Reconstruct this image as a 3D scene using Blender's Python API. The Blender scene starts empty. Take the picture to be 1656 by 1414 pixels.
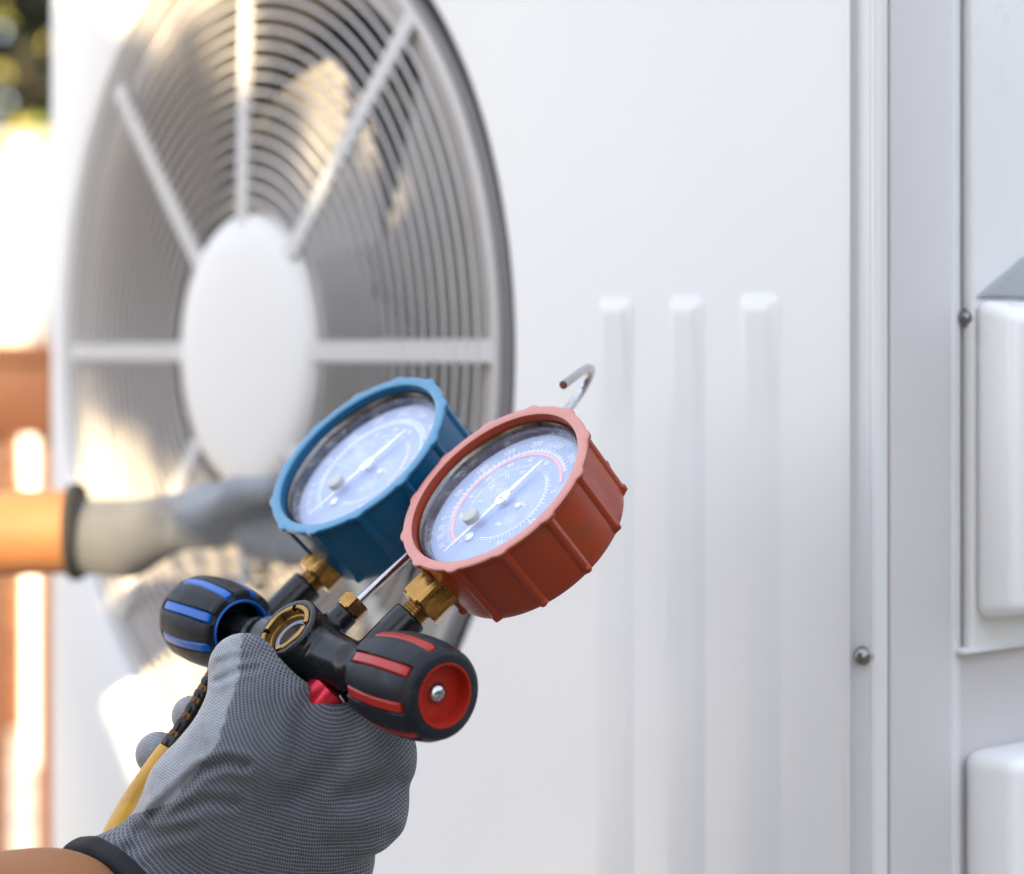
import bpy, bmesh, math, random
import numpy as np
from mathutils import Matrix, Vector, noise as mnoise

random.seed(7); rng = np.random.default_rng(7)
scene = bpy.context.scene
COL = scene.collection
FPX = 3133.0                                    # focal length in photo pixels (1656 wide)

# ------------------------------------------------------------------ camera
cam_d = bpy.data.cameras.new('camera'); cam = bpy.data.objects.new('camera', cam_d); COL.objects.link(cam)
cam.location = (0, 0, 0); cam.rotation_euler = (math.radians(90), 0, 0)
cam_d.sensor_fit = 'HORIZONTAL'; cam_d.sensor_width = 36.0; cam_d.lens = 36.0*FPX/1656.0
cam_d.shift_y = -135.0/1656.0
cam_d.clip_start = 0.02; cam_d.clip_end = 400
cam_d.dof.use_dof = True; cam_d.dof.focus_distance = 0.690; cam_d.dof.aperture_fstop = 5.7; cam_d.dof.aperture_blades = 9
scene.camera = cam

# ------------------------------------------------------------------ sky, sun, exposure
SUN = Vector((-0.545, -0.760, 0.355)).normalized()          # towards the sun
world = bpy.data.worlds.new("World"); scene.world = world; world.use_nodes = True
nt = world.node_tree; bg = nt.nodes['Background']
sky = nt.nodes.new('ShaderNodeTexSky'); sky.sky_type = 'NISHITA'; sky.sun_disc = False
sky.sun_elevation = math.asin(SUN.z); sky.sun_rotation = math.atan2(SUN.x, SUN.y) % (2*math.pi)
sky.dust_density = 2.0
hs = nt.nodes.new('ShaderNodeHueSaturation'); hs.inputs['Saturation'].default_value = 0.8
veil = nt.nodes.new('ShaderNodeMix'); veil.data_type = 'RGBA'; veil.inputs[0].default_value = 0.5      # thin bright cloud veil, even all over
veil.inputs[7].default_value = (4.75, 5.08, 5.75, 1)
nt.links.new(sky.outputs[0], hs.inputs['Color']); nt.links.new(hs.outputs[0], veil.inputs[6]); nt.links.new(veil.outputs[2], bg.inputs['Color'])
bg.inputs['Strength'].default_value = 0.15
sun_d = bpy.data.lights.new('sun', 'SUN'); sun_d.energy = 5.0; sun_d.angle = math.radians(0.5); sun_d.color = (1.0, 0.78, 0.45)
sun_o = bpy.data.objects.new('sun', sun_d); COL.objects.link(sun_o)
sun_o.rotation_euler = SUN.to_track_quat('Z', 'Y').to_euler()
scene.view_settings.view_transform = 'Standard'; scene.view_settings.look = 'None'
scene.view_settings.exposure = 1.75; scene.view_settings.gamma = 1.0
scene.cycles.use_denoising = True
scene.cycles.max_bounces = 8; scene.cycles.transparent_max_bounces = 12
scene.cycles.caustics_reflective = False; scene.cycles.caustics_refractive = False
scene.cycles.sample_clamp_indirect = 6.0

# ------------------------------------------------------------------ helpers
def W(px, py, depth):                            # a point seen at photo pixel (px, py), depth metres from the camera
    return Vector(((px-828.0)*depth/FPX, depth, (572.0-py)*depth/FPX))
WM = {}
def add(name, mesh, mat=None, parent=None, world=None, label=None, kind=None):
    o = bpy.data.objects.new(name, mesh); COL.objects.link(o)
    world = world.copy() if world is not None else Matrix()
    if mat is not None and mesh is not None and len(mesh.materials) == 0: mesh.materials.append(mat)
    if parent is not None:
        o.parent = parent; o.matrix_basis = WM[parent.name].inverted() @ world
    else: o.matrix_basis = world
    WM[o.name] = world
    if label: o['label'] = label
    if kind: o['kind'] = kind
    return o
def tag(o, label, cat, group=None, kind=None):
    o['label'] = label
    if cat: o['category'] = cat
    if group: o['group'] = group
    if kind: o['kind'] = kind
    return o
def frame(origin, z, y):
    z = Vector(z).normalized(); y = Vector(y); y = (y - z*y.dot(z)).normalized(); x = y.cross(z)
    m = Matrix((x, y, z)).transposed().to_4x4(); m.translation = origin; return m
def mesh_from(name, verts, faces, smooth=True, sharp=40):
    me = bpy.data.meshes.new(name)
    me.from_pydata([tuple(v) for v in verts], [], [tuple(f) for f in faces]); me.update()
    if smooth:
        me.polygons.foreach_set('use_smooth', [True]*len(me.polygons))
        if sharp: me.set_sharp_from_angle(angle=math.radians(sharp))
    return me
def lathe_vf(prof, segs=64, mod=None):
    vs = []; fs = []; n = len(prof)
    for i in range(segs):
        a = 2*math.pi*i/segs; c, s = math.cos(a), math.sin(a)
        for (r, z) in prof:
            rr = r + (mod(a, r, z) if mod and r > 1e-6 else 0.0)
            vs.append((rr*c, rr*s, z))
    for i in range(segs):
        j = (i+1) % segs
        for k in range(n-1):
            fs.append((i*n+k, j*n+k, j*n+k+1, i*n+k+1))
    return vs, fs
def clean(me, d=1e-6):
    bm = bmesh.new(); bm.from_mesh(me); bmesh.ops.remove_doubles(bm, verts=bm.verts, dist=d)
    bmesh.ops.dissolve_degenerate(bm, edges=bm.edges, dist=d)
    bmesh.ops.recalc_face_normals(bm, faces=bm.faces); bm.to_mesh(me); bm.free(); return me
def lathe(name, prof, segs=64, mod=None, sharp=40):
    vs, fs = lathe_vf(prof, segs, mod)
    me = mesh_from(name, vs, fs, False); clean(me)
    me.polygons.foreach_set('use_smooth', [True]*len(me.polygons)); me.set_sharp_from_angle(angle=math.radians(sharp)); return me
def catmull(pts, n=8):
    P = [Vector(p) for p in pts]; P = [P[0]*2-P[1]] + P + [P[-1]*2-P[-2]]; out = []
    for i in range(1, len(P)-2):
        for k in range(n):
            t = k/n; a, b, c, d = P[i-1:i+3]
            out.append(0.5*((2*b)+(c-a)*t+(2*a-5*b+4*c-d)*t*t+(3*b-a-3*c+d)*t**3))
    out.append(P[-2].copy()); return out
def tube(name, path, rad, segs=16, closed=False, sharp=50):
    path = [Vector(p) for p in path]; N = len(path)
    rads = rad if hasattr(rad, '__len__') else [rad]*N
    vs = []; fs = []; up = None
    for i, p in enumerate(path):
        if closed: t = (path[(i+1) % N]-path[i-1]).normalized()
        else: t = (path[min(i+1, N-1)]-path[max(i-1, 0)]).normalized()
        if up is None: up = t.orthogonal().normalized()
        up = (up - t*up.dot(t)).normalized(); b = t.cross(up)
        for k in range(segs):
            a = 2*math.pi*k/segs; vs.append(p + (up*math.cos(a)+b*math.sin(a))*rads[i])
    for i in range(N if closed else N-1):
        j = (i+1) % N
        for k in range(segs):
            l = (k+1) % segs; fs.append((i*segs+k, i*segs+l, j*segs+l, j*segs+k))
    if not closed:
        fs.append(tuple(range(segs-1, -1, -1))); fs.append(tuple((N-1)*segs+k for k in range(segs)))
    return mesh_from(name, vs, fs, True, sharp)
def bevel_box(name, lo, hi, bev=0.002, seg=3, taper=None):
    bm = bmesh.new(); bmesh.ops.create_cube(bm, size=1)
    for v in bm.verts:
        for k in range(3): v.co[k] = lo[k] + (v.co[k]+0.5)*(hi[k]-lo[k])
    if taper: taper(bm)
    if bev: bmesh.ops.bevel(bm, geom=bm.edges[:], offset=bev, segments=seg, profile=0.5, affect='EDGES', clamp_overlap=True)
    me = bpy.data.meshes.new(name); bm.to_mesh(me); bm.free()
    me.polygons.foreach_set('use_smooth', [True]*len(me.polygons)); me.set_sharp_from_angle(angle=math.radians(35)); return me
def hexnut(name, ra, z0, z1, rin=0.0, ch=0.0012):
    """hexagonal nut, corner radius ra, chamfered ends"""
    vs = []; fs = []; R = 6
    rings = [(ra*0.86, z0, True), (ra, z0+ch, False), (ra, z1-ch, False), (ra*0.86, z1, True)]
    S = 48
    for (r, z, rnd) in rings:
        for k in range(S):
            a = 2*math.pi*k/S; h = (a % (math.pi/3)) - math.pi/6
            hexr = ra*math.cos(math.pi/6)/math.cos(h)
            rr = min(r, hexr) if rnd else hexr
            vs.append((rr*math.cos(a), rr*math.sin(a), z))
    for i in range(3):
        for k in range(S):
            l = (k+1) % S; fs.append((i*S+k, i*S+l, (i+1)*S+l, (i+1)*S+k))
    fs.append(tuple(range(S-1, -1, -1))); fs.append(tuple(3*S+k for k in range(S)))
    return mesh_from(name, vs, fs, True, 20)

# ---- implicit surfaces, meshed with surface nets
def sd_cone(P, a, b, ra, rb):                   # tapered capsule
    a = np.array(a, np.float32); b = np.array(b, np.float32); ab = b-a
    t = np.clip(((P-a) @ ab)/float(ab @ ab), 0, 1)
    d = np.linalg.norm(P - a - t[:, None]*ab, axis=1)
    return d - (ra + (rb-ra)*t)
def sd_cyl(P, a, b, r, rd=0.0006):
    a = np.array(a, np.float32); b = np.array(b, np.float32); ab = b-a; L = float(np.linalg.norm(ab)); ab = ab/L
    h = (P-a) @ ab; rad = np.linalg.norm(P-a-h[:, None]*ab, axis=1)
    dx = rad - (r-rd); dy = np.abs(h-L/2) - (L/2-rd)
    return np.minimum(np.maximum(dx, dy), 0) + np.sqrt(np.maximum(dx, 0)**2+np.maximum(dy, 0)**2) - rd
def smin(a, b, k):
    h = np.clip(0.5+0.5*(b-a)/k, 0, 1)
    return b*(1-h)+a*h - k*h*(1-h)
def surface_nets(name, f, lo, hi, h, relax=1):
    lo = np.array(lo); hi = np.array(hi); n = np.ceil((hi-lo)/h).astype(int)+1
    ax = [np.linspace(0, (n[i]-1)*h, n[i])+lo[i] for i in range(3)]
    V = np.empty(tuple(n), np.float32)
    YZ = np.stack(np.meshgrid(ax[1], ax[2], indexing='ij'), -1).reshape(-1, 2).astype(np.float32)
    step = max(1, 400000//len(YZ))
    for i0 in range(0, n[0], step):
        xs = ax[0][i0:i0+step].astype(np.float32)
        P = np.concatenate([np.repeat(xs, len(YZ))[:, None], np.tile(YZ, (len(xs), 1))], 1)
        V[i0:i0+step] = f(P).reshape(len(xs), n[1], n[2])
    S = V < 0; c = n-1
    acc = np.zeros(tuple(c)+(3,), np.float32); cnt = np.zeros(tuple(c), np.float32)
    cor = [(i, j, k) for i in (0, 1) for j in (0, 1) for k in (0, 1)]
    sl = lambda o: tuple(slice(o[d], o[d]+c[d]) for d in range(3))
    for A in cor:
        for d in range(3):
            if A[d]: continue
            B = list(A); B[d] = 1; va, vb = V[sl(A)], V[sl(B)]
            m = (va < 0) != (vb < 0); t = np.where(m, va/np.where(m, va-vb, 1), 0)
            for e in range(3): acc[..., e] += m*(A[e] + (t if e == d else 0))
            cnt += m
    act = cnt > 0; idx = -np.ones(tuple(c), np.int64); idx[act] = np.arange(act.sum())
    cells = np.argwhere(act); vs = (cells + acc[act]/cnt[act][:, None])*h + lo
    faces = []
    for d in range(3):
        e, g = [(1, 2), (2, 0), (0, 1)][d]
        s0 = [slice(1, c[0]), slice(1, c[1]), slice(1, c[2])]; s0[d] = slice(0, c[d]); s1 = list(s0); s1[d] = slice(1, c[d]+1)
        a, b = S[tuple(s0)], S[tuple(s1)]
        for flip, m in ((False, a & ~b), (True, ~a & b)):
            q = np.argwhere(m) + np.array([0 if i == d else 1 for i in range(3)])
            def cell(oe, og):
                r = q.copy(); r[:, e] -= oe; r[:, g] -= og; return idx[r[:, 0], r[:, 1], r[:, 2]]
            F = np.stack([cell(1, 1), cell(0, 1), cell(0, 0), cell(1, 0)], 1)
            faces.append(F[:, ::-1] if flip else F)
    F = np.concatenate(faces); F = F[(F >= 0).all(1)]
    # project on the surface and relax
    for _ in range(relax):
        s = np.zeros_like(vs); k = np.zeros(len(vs))
        for i in range(4):
            j = (i+1) % 4
            np.add.at(s, F[:, i], vs[F[:, j]]); np.add.at(k, F[:, i], 1); np.add.at(s, F[:, j], vs[F[:, i]]); np.add.at(k, F[:, j], 1)
        vs = vs*0.5 + 0.5*s/np.maximum(k, 1)[:, None]
    for _ in range(2):
        p = vs.astype(np.float32); e = np.float32(h*0.4); f0 = f(p)
        g = np.stack([f(p+np.eye(3, dtype=np.float32)[i]*e)-f(p-np.eye(3, dtype=np.float32)[i]*e) for i in range(3)], 1)/(2*e)
        vs = vs - g*np.clip(f0, -h, h)[:, None]/np.maximum((g**2).sum(1), 0.2)[:, None]
    me = bpy.data.meshes.new(name)
    me.vertices.add(len(vs)); me.vertices.foreach_set('co', vs.astype(np.float32).ravel())
    me.loops.add(F.size); me.loops.foreach_set('vertex_index', F.astype(np.int32).ravel())
    me.polygons.add(len(F)); me.polygons.foreach_set('loop_start', np.arange(0, F.size, 4, dtype=np.int32))
    me.update(calc_edges=True); me.validate()
    me.polygons.foreach_set('use_smooth', [True]*len(me.polygons)); return me, vs

# ---- materials
class G:
    def __init__(s, name):
        s.m = bpy.data.materials.new(name); s.m.use_nodes = True; s.t = s.m.node_tree; s.b = s.t.nodes['Principled BSDF']
    def n(s, typ, **kw):
        o = s.t.nodes.new(typ)
        for k, v in kw.items():
            if hasattr(o, k) and k not in o.inputs: setattr(o, k, v)
            else: s.put(o.inputs[k], v)
        return o
    def put(s, sock, v):
        if hasattr(v, 'is_linked') or hasattr(v, 'links'): s.t.links.new(v, sock)
        else: sock.default_value = v
    def math(s, op, a, b=0.0, c=0.0):
        o = s.t.nodes.new('ShaderNodeMath'); o.operation = op
        s.put(o.inputs[0], a); s.put(o.inputs[1], b); s.put(o.inputs[2], c); return o.outputs[0]
    def mix(s, f, a, b, mode='MIX'):
        o = s.t.nodes.new('ShaderNodeMix'); o.data_type = 'RGBA'; o.blend_type = mode
        s.put(o.inputs[0], f); s.put(o.inputs[6], a); s.put(o.inputs[7], b); return o.outputs[2]
    def ramp(s, v, lo, hi, a=0.0, b=1.0):
        o = s.t.nodes.new('ShaderNodeMapRange'); s.put(o.inputs[0], v); o.inputs[1].default_value = lo; o.inputs[2].default_value = hi
        o.inputs[3].default_value = a; o.inputs[4].default_value = b; return o.outputs[0]
    def noise(s, scale, detail=4, vec=None, rough=0.55):
        o = s.t.nodes.new('ShaderNodeTexNoise'); o.inputs['Scale'].default_value = scale; o.inputs['Detail'].default_value = detail
        o.inputs['Roughness'].default_value = rough
        s.put(o.inputs['Vector'], vec if vec is not None else s.obj()); return o.outputs[0]
    def obj(s, scale=None):
        o = s.t.nodes.new('ShaderNodeTexCoord').outputs['Object']
        if scale:
            mp = s.t.nodes.new('ShaderNodeMapping'); mp.inputs['Scale'].default_value = scale; s.put(mp.inputs[0], o); return mp.outputs[0]
        return o
    def bump(s, h, strength=0.3, dist=0.001):
        o = s.t.nodes.new('ShaderNodeBump'); o.inputs['Strength'].default_value = strength; o.inputs['Distance'].default_value = dist
        s.put(o.inputs['Height'], h); s.t.links.new(o.outputs[0], s.b.inputs['Normal'])
    def set(s, **kw):
        for k, v in kw.items(): s.put(s.b.inputs[k.replace('_', ' ')], v)
def col(c): return (c[0], c[1], c[2], 1.0)
def M(name, c, rough=0.5, metal=0.0, var=0.18, scale=60, bump=0.0, bscale=900, dirt=0.0, dirtc=(0.05, 0.04, 0.03), dscale=35, **kw):
    g = G(name); c = np.array(c)
    base = g.mix(g.noise(scale, 5), col(c*(1-var)), col(np.minimum(c*(1+var), 1)))
    if dirt: base = g.mix(g.math('MULTIPLY', g.ramp(g.noise(dscale, 6, rough=0.7), 0.52, 0.75), dirt), base, col(dirtc))
    g.set(Base_Color=base, Roughness=g.ramp(g.noise(scale*1.7, 4), 0.3, 0.7, max(rough-0.07, 0.02), min(rough+0.09, 1)), Metallic=metal)
    if bump: g.bump(g.noise(bscale, 3), bump, 0.0006)
    for k, v in kw.items(): g.set(**{k: v})
    return g.m

MAT = {}
MAT['paint'] = M('white_coated_steel', (0.72, 0.72, 0.725), 0.34, var=0.015, scale=3, bump=0.03, bscale=700, dirt=0.05, dirtc=(0.5, 0.47, 0.43), dscale=9)
MAT['guard'] = M('guard_wire_paint', (0.52, 0.50, 0.49), 0.4, var=0.05, scale=30)
MAT['hub'] = M('white_plastic_hub', (0.66, 0.655, 0.655), 0.42, var=0.02, scale=20)
MAT['shroud'] = M('shroud_paint', (0.40, 0.372, 0.362), 0.5, var=0.08, scale=12)
MAT['blade'] = M('fan_blade_plastic', (0.27, 0.255, 0.255), 0.45, var=0.1, scale=10)
MAT['coil'] = M('coil_fins', (0.05, 0.05, 0.055), 0.6, var=0.3, scale=40)
MAT['post'] = M('grey_corner_steel', (0.60, 0.575, 0.575), 0.42, var=0.03, scale=8, bump=0.03)
MAT['gap'] = M('dark_joint', (0.05, 0.05, 0.055), 0.7)
MAT['screw'] = M('zinc_screw', (0.26, 0.25, 0.25), 0.32, 1.0, var=0.2, scale=300)
MAT['cover'] = M('white_cover_plastic', (0.82, 0.82, 0.825), 0.30, var=0.0, scale=10)
MAT['red_boot'] = M('red_rubber_boot', (0.28, 0.031, 0.005), 0.40, var=0.25, scale=45, bump=0.10, bscale=1400, dirt=0.75, dirtc=(0.12, 0.045, 0.016), dscale=42, Coat_Weight=0.15, Coat_Roughness=0.28, Specular_IOR_Level=0.35)
MAT['blue_boot'] = M('blue_rubber_boot', (0.0005, 0.080, 0.18), 0.40, var=0.18, scale=45, bump=0.08, bscale=1400, dirt=0.5, dirtc=(0.012, 0.05, 0.085), dscale=48, Coat_Weight=0.15, Coat_Roughness=0.28, Specular_IOR_Level=0.35)
MAT['red_rim'] = M('pale_red_rubber', (0.54, 0.19, 0.15), 0.42, var=0.16, scale=60, bump=0.10, bscale=1400, dirt=0.35, dirtc=(0.36, 0.20, 0.21), dscale=85, Coat_Weight=0.5, Coat_Roughness=0.3, Coat_IOR=1.6)  # paler rim: bloom plus sky sheen put into the colour
MAT['blue_rim'] = M('pale_blue_rubber', (0.018, 0.19, 0.36), 0.42, var=0.14, scale=60, bump=0.08, bscale=1400, dirt=0.25, dirtc=(0.05, 0.17, 0.27), dscale=70, Coat_Weight=0.5, Coat_Roughness=0.3, Coat_IOR=1.6)  # same paler rim in blue, sky sheen put into the colour
MAT['bezel'] = M('worn_gauge_bezel', (0.20, 0.19, 0.19), 0.28, 1.0, var=0.4, scale=120, dirt=0.6, dirtc=(0.02, 0.02, 0.02), dscale=220)
MAT['brass'] = M('worn_brass', (0.34, 0.19, 0.062), 0.28, 1.0, var=0.25, scale=160, bump=0.05, bscale=2200, dirt=0.55, dirtc=(0.09, 0.05, 0.02), dscale=140)
MAT['black'] = M('black_coated_casting', (0.006, 0.0065, 0.008), 0.24, var=0.3, scale=90, bump=0.06, bscale=2600, Specular_IOR_Level=0.38)
MAT['rubber'] = M('black_rubber_grip', (0.007, 0.009, 0.014), 0.50, var=0.25, scale=120, bump=0.16, bscale=2800, dirt=0.6, dirtc=(0.045, 0.053, 0.066), dscale=110, Specular_IOR_Level=0.3)
MAT['red_plastic'] = M('red_plastic', (0.36, 0.015, 0.008), 0.33, var=0.15, scale=120, dirt=0.25, dirtc=(0.2, 0.02, 0.015), dscale=130)
MAT['blue_plastic'] = M('blue_plastic', (0.001, 0.095, 0.43), 0.33, var=0.15, scale=120, dirt=0.2, dirtc=(0.01, 0.08, 0.3), dscale=130)
MAT['collar'] = M('red_anodised_collar', (0.55, 0.02, 0.05), 0.28, 0.55, var=0.1, scale=200)
MAT['chrome'] = M('plated_rod', (0.50, 0.50, 0.52), 0.2, 1.0, var=0.1, scale=200, dirt=0.3, dirtc=(0.2, 0.19, 0.18), dscale=240)
MAT['hose'] = M('yellow_hose', (0.54, 0.285, 0.020), 0.34, var=0.10, scale=60, bump=0.05, bscale=900, dirt=0.55, dirtc=(0.26, 0.12, 0.012), dscale=70)
MAT['needle'] = M('white_needle', (0.92, 0.92, 0.92), 0.35, var=0.02)
MAT['print'] = M('white_print', (0.93, 0.94, 0.96), 0.4, var=0.02)
MAT['pink'] = M('pink_print', (0.93, 0.50, 0.58), 0.4, var=0.05)
MAT['pale_blue'] = M('pale_blue_print', (0.62, 0.78, 0.92), 0.4, var=0.05)
MAT['dial'] = M('dial_face', (0.40, 0.49, 0.765), 0.35, var=0.05, scale=60, dirt=0.35, dirtc=(0.60, 0.67, 0.88), dscale=60)
MAT['plug'] = M('plug_plastic', (0.50, 0.50, 0.49), 0.35, var=0.05)
MAT['cuff'] = M('black_cuff_fabric', (0.013, 0.013, 0.016), 0.85, bump=0.5, bscale=2200)
def glass_mat():
    g = G('gauge_lens'); out = g.t.nodes['Material Output']; g.t.nodes.remove(g.b)
    tr = g.n('ShaderNodeBsdfTransparent'); gl = g.n('ShaderNodeBsdfGlossy'); gl.inputs['Roughness'].default_value = 0.06
    sm = g.ramp(g.noise(55, 5, rough=0.7), 0.5, 0.8, 0.03, 0.35); g.put(gl.inputs['Roughness'], sm)
    fr = g.n('ShaderNodeFresnel'); g.put(fr.inputs['IOR'], g.ramp(g.n('ShaderNodeNewGeometry').outputs['Backfacing'], 0, 1, 1.6, 1/1.6))
    mx = g.n('ShaderNodeMixShader'); g.put(mx.inputs[0], fr.outputs[0]); g.put(mx.inputs[1], tr.outputs[0]); g.put(mx.inputs[2], gl.outputs[0])
    df = g.n('ShaderNodeBsdfDiffuse'); df.inputs['Color'].default_value = (0.85, 0.87, 0.9, 1)  # white film: smudges and lens glare put into the colour
    dm = g.math('ADD', g.ramp(g.noise(70, 6, rough=0.75), 0.48, 0.72, 0.0, 0.32), g.ramp(g.noise(420, 3), 0.66, 0.74, 0.0, 0.25))
    m2 = g.n('ShaderNodeMixShader'); g.put(m2.inputs[0], dm); g.put(m2.inputs[1], mx.outputs[0]); g.put(m2.inputs[2], df.outputs[0])
    g.t.links.new(m2.outputs[0], out.inputs['Surface']); return g.m
MAT['lens'] = glass_mat()
def skin_mat():
    g = G('skin'); b = g.mix(g.noise(40, 6), col((0.27, 0.108, 0.042)), col((0.39, 0.180, 0.080)))
    g.set(Base_Color=b, Roughness=0.55, Specular_IOR_Level=0.3); g.set(Subsurface_Weight=0.05, Subsurface_Scale=0.004); g.b.inputs['Subsurface Radius'].default_value = (1, 0.35, 0.2)
    g.bump(g.noise(1500, 4), 0.25, 0.0005); return g.m
MAT['skin'] = skin_mat()
def knit_mat():
    """glove: attribute 'knit' = (row distance, column distance) in mm, 'coating' = 0 knit .. 1 dipped palm"""
    g = G('grey_knit_glove')
    a = g.n('ShaderNodeAttribute'); a.attribute_name = 'knit'; c = g.n('ShaderNodeAttribute'); c.attribute_name = 'coating'
    sep = g.n('ShaderNodeSeparateXYZ'); g.put(sep.inputs[0], a.outputs['Vector'])
    PR, PC = 1.30, 0.84
    warp = g.math('MULTIPLY', g.math('SUBTRACT', g.noise(150, 4), 0.5), 1.1)
    A = g.math('ADD', sep.outputs[0], warp)
    rowi = g.math('FLOOR', g.math('DIVIDE', A, PR)); rowf = g.math('FRACT', g.math('DIVIDE', A, PR))
    B = g.math('ADD', g.math('MULTIPLY', sep.outputs[1], g.math('MULTIPLY', g.math('ADD', rowi, 0.5), PR)), g.math('MULTIPLY', rowi, 0.37))
    tri = g.math('MULTIPLY', g.math('ABSOLUTE', g.math('SUBTRACT', rowf, 0.5)), 2.0)     # 0 mid-furrow, 1 on the rib
    yarn = g.ramp(tri, 0.50, 0.86)
    st = g.math('SINE', g.math('MULTIPLY', B, 2*math.pi/PC))
    hole = g.math('MULTIPLY', g.math('SUBTRACT', 1.0, yarn), g.ramp(st, -0.75, 0.45))
    cross = g.math('SUBTRACT', 1.0, hole)
    coat = g.math('MULTIPLY', c.outputs['Fac'], 1.0)
    edge = g.ramp(g.math('ADD', coat, g.math('MULTIPLY', g.math('SUBTRACT', g.noise(300, 5), 0.5), 0.75)), 0.38, 0.62)
    fine = g.math('MULTIPLY', g.math('SINE', g.math('MULTIPLY', A, 2*math.pi/1.05)), g.math('SINE', g.math('MULTIPLY', B, 2*math.pi/1.0)))
    mott = g.noise(180, 6, rough=0.7)
    knitc = g.mix(g.math('MULTIPLY', cross, g.ramp(yarn, 0, 1, 0.55, 1.0)), col((0.040, 0.044, 0.056)), g.mix(mott, col((0.145, 0.155, 0.182)), col((0.235, 0.247, 0.275))))
    coatc = g.mix(g.ramp(g.math('ADD', g.math('MULTIPLY', fine, 0.42), mott), 0.15, 0.80), col((0.13, 0.138, 0.16)), col((0.37, 0.385, 0.42)))
    grime = g.ramp(g.noise(45, 6, rough=0.7), 0.5, 0.78, 0, 0.35)
    base = g.mix(grime, g.mix(edge, knitc, coatc), col((0.10, 0.10, 0.11)))
    g.set(Base_Color=base, Roughness=g.mix(edge, (0.82,)*3+(1,), (0.55,)*3+(1,)))
    g.set(Sheen_Weight=0.15, Sheen_Roughness=0.5)
    hk = g.math('ADD', g.math('MULTIPLY', cross, 0.8), g.math('MULTIPLY', yarn, 0.4))
    hc = g.math('ADD', 0.9, g.math('MULTIPLY', fine, 0.3))
    hh = g.n('ShaderNodeMix'); hh.data_type = 'FLOAT'; g.put(hh.inputs[0], edge); g.put(hh.inputs[2], hk); g.put(hh.inputs[3], g.math('ADD', hc, g.math('MULTIPLY', mott, 0.5)))
    g.bump(hh.outputs[0], 0.75, 0.0005)
    return g.m
MAT['knit'] = knit_mat()

# ================================================================== SETTING
GZ = -1.0
def grid_plane(name, x0, x1, y0, y1, z):
    return mesh_from(name, [(x0, y0, z), (x1, y0, z), (x1, y1, z), (x0, y1, z)], [(0, 1, 2, 3)], False)
MAT['ground'] = M('dusty_concrete', (0.21, 0.20, 0.185), 0.85, var=0.2, scale=2, bump=0.3, bscale=60)
g_o = add('ground', grid_plane('ground', -60, 60, -60, 90, GZ), MAT['ground']); g_o['kind'] = 'structure'
MAT['render'] = M('cream_render', (0.62, 0.52, 0.40), 0.85, var=0.10, scale=3, bump=0.3, bscale=80)
wall = add('garden_wall', bevel_box('garden_wall', (-5.0, 7.0, GZ), (3.0, 7.2, 0.74), 0.02), MAT['render'])
tag(wall, 'cream rendered garden wall in the sun behind the wooden bench', 'wall', kind='thing')
cop = add('coping', bevel_box('coping', (-5.05, 6.96, 0.742), (3.05, 7.24, 0.80), 0.01), M('coping_stone', (0.32, 0.27, 0.22), 0.8), wall, Matrix())

pale_ground_o = add('path', bevel_box('path', (-4.5, 1.7, GZ+0.002), (-0.55, 6.2, GZ+0.03), 0.006), M('sunlit_ground_tone', (0.58, 0.52, 0.45), 0.8, var=0.1, scale=4, bump=0.2, bscale=90)); pale_ground_o['kind'] = 'structure'  # added pale slab: sunlight on the ground put into its colour
# wooden bench (left edge of the picture)
MAT['wood'] = M('stained_wood', (0.085, 0.025, 0.007), 0.5, var=0.25, scale=14, bump=0.2, bscale=200)
bx0, bx1, by0, by1 = -1.75, -0.712, 3.0, 3.55
bench = add('wooden_bench', None, world=Matrix.Translation((-1.2, 3.27, GZ)))
tag(bench, 'reddish brown wooden workbench at the left edge of the photo', 'bench')
bt = W(0, 556, 3.0).z
add('bench_top', bevel_box('bench_top', (bx0-0.01, by0-0.01, bt-0.03), (bx1+0.006, by1+0.01, bt), 0.004), MAT['wood'], bench)
add('apron', bevel_box('apron', (bx0, by0, bt-0.145), (bx1, by0+0.025, bt-0.031), 0.003), MAT['wood'], bench)
add('apron', bevel_box('apron', (bx0, by1-0.025, bt-0.145), (bx1, by1, bt-0.031), 0.003), MAT['wood'], bench)
for lx in (bx0+0.001, bx1-0.031, -0.822):
    for ly in (by0+0.0265, by1-0.0565):
        add('leg', bevel_box('leg', (lx, ly, GZ), (lx+0.030, ly+0.03, bt-0.032), 0.003), MAT['wood'], bench)
# white jug on the bench
jug = add('plastic_jug', None, world=Matrix.Translation((-0.80, 3.2, bt)))
tag(jug, 'tall white plastic jug standing in the sun on the wooden bench', 'jug')
add('body', lathe('jug_body', [(0, 0), (0.034, 0), (0.042, 0.01), (0.045, 0.08), (0.046, 0.2), (0.042, 0.26), (0.028, 0.295), (0.018, 0.305), (0.018, 0.315), (0, 0.315)], 48), M('jug_plastic', (0.82, 0.80, 0.76), 0.4, var=0.03), jug, Matrix.Translation((-0.80, 3.2, bt)))
add('cap', lathe('jug_cap', [(0, 0.3155), (0.021, 0.3155), (0.022, 0.318), (0.022, 0.334), (0.020, 0.337), (0, 0.337)], 32), MAT['cover'], jug, Matrix.Translation((-0.80, 3.2, bt)))

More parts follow.
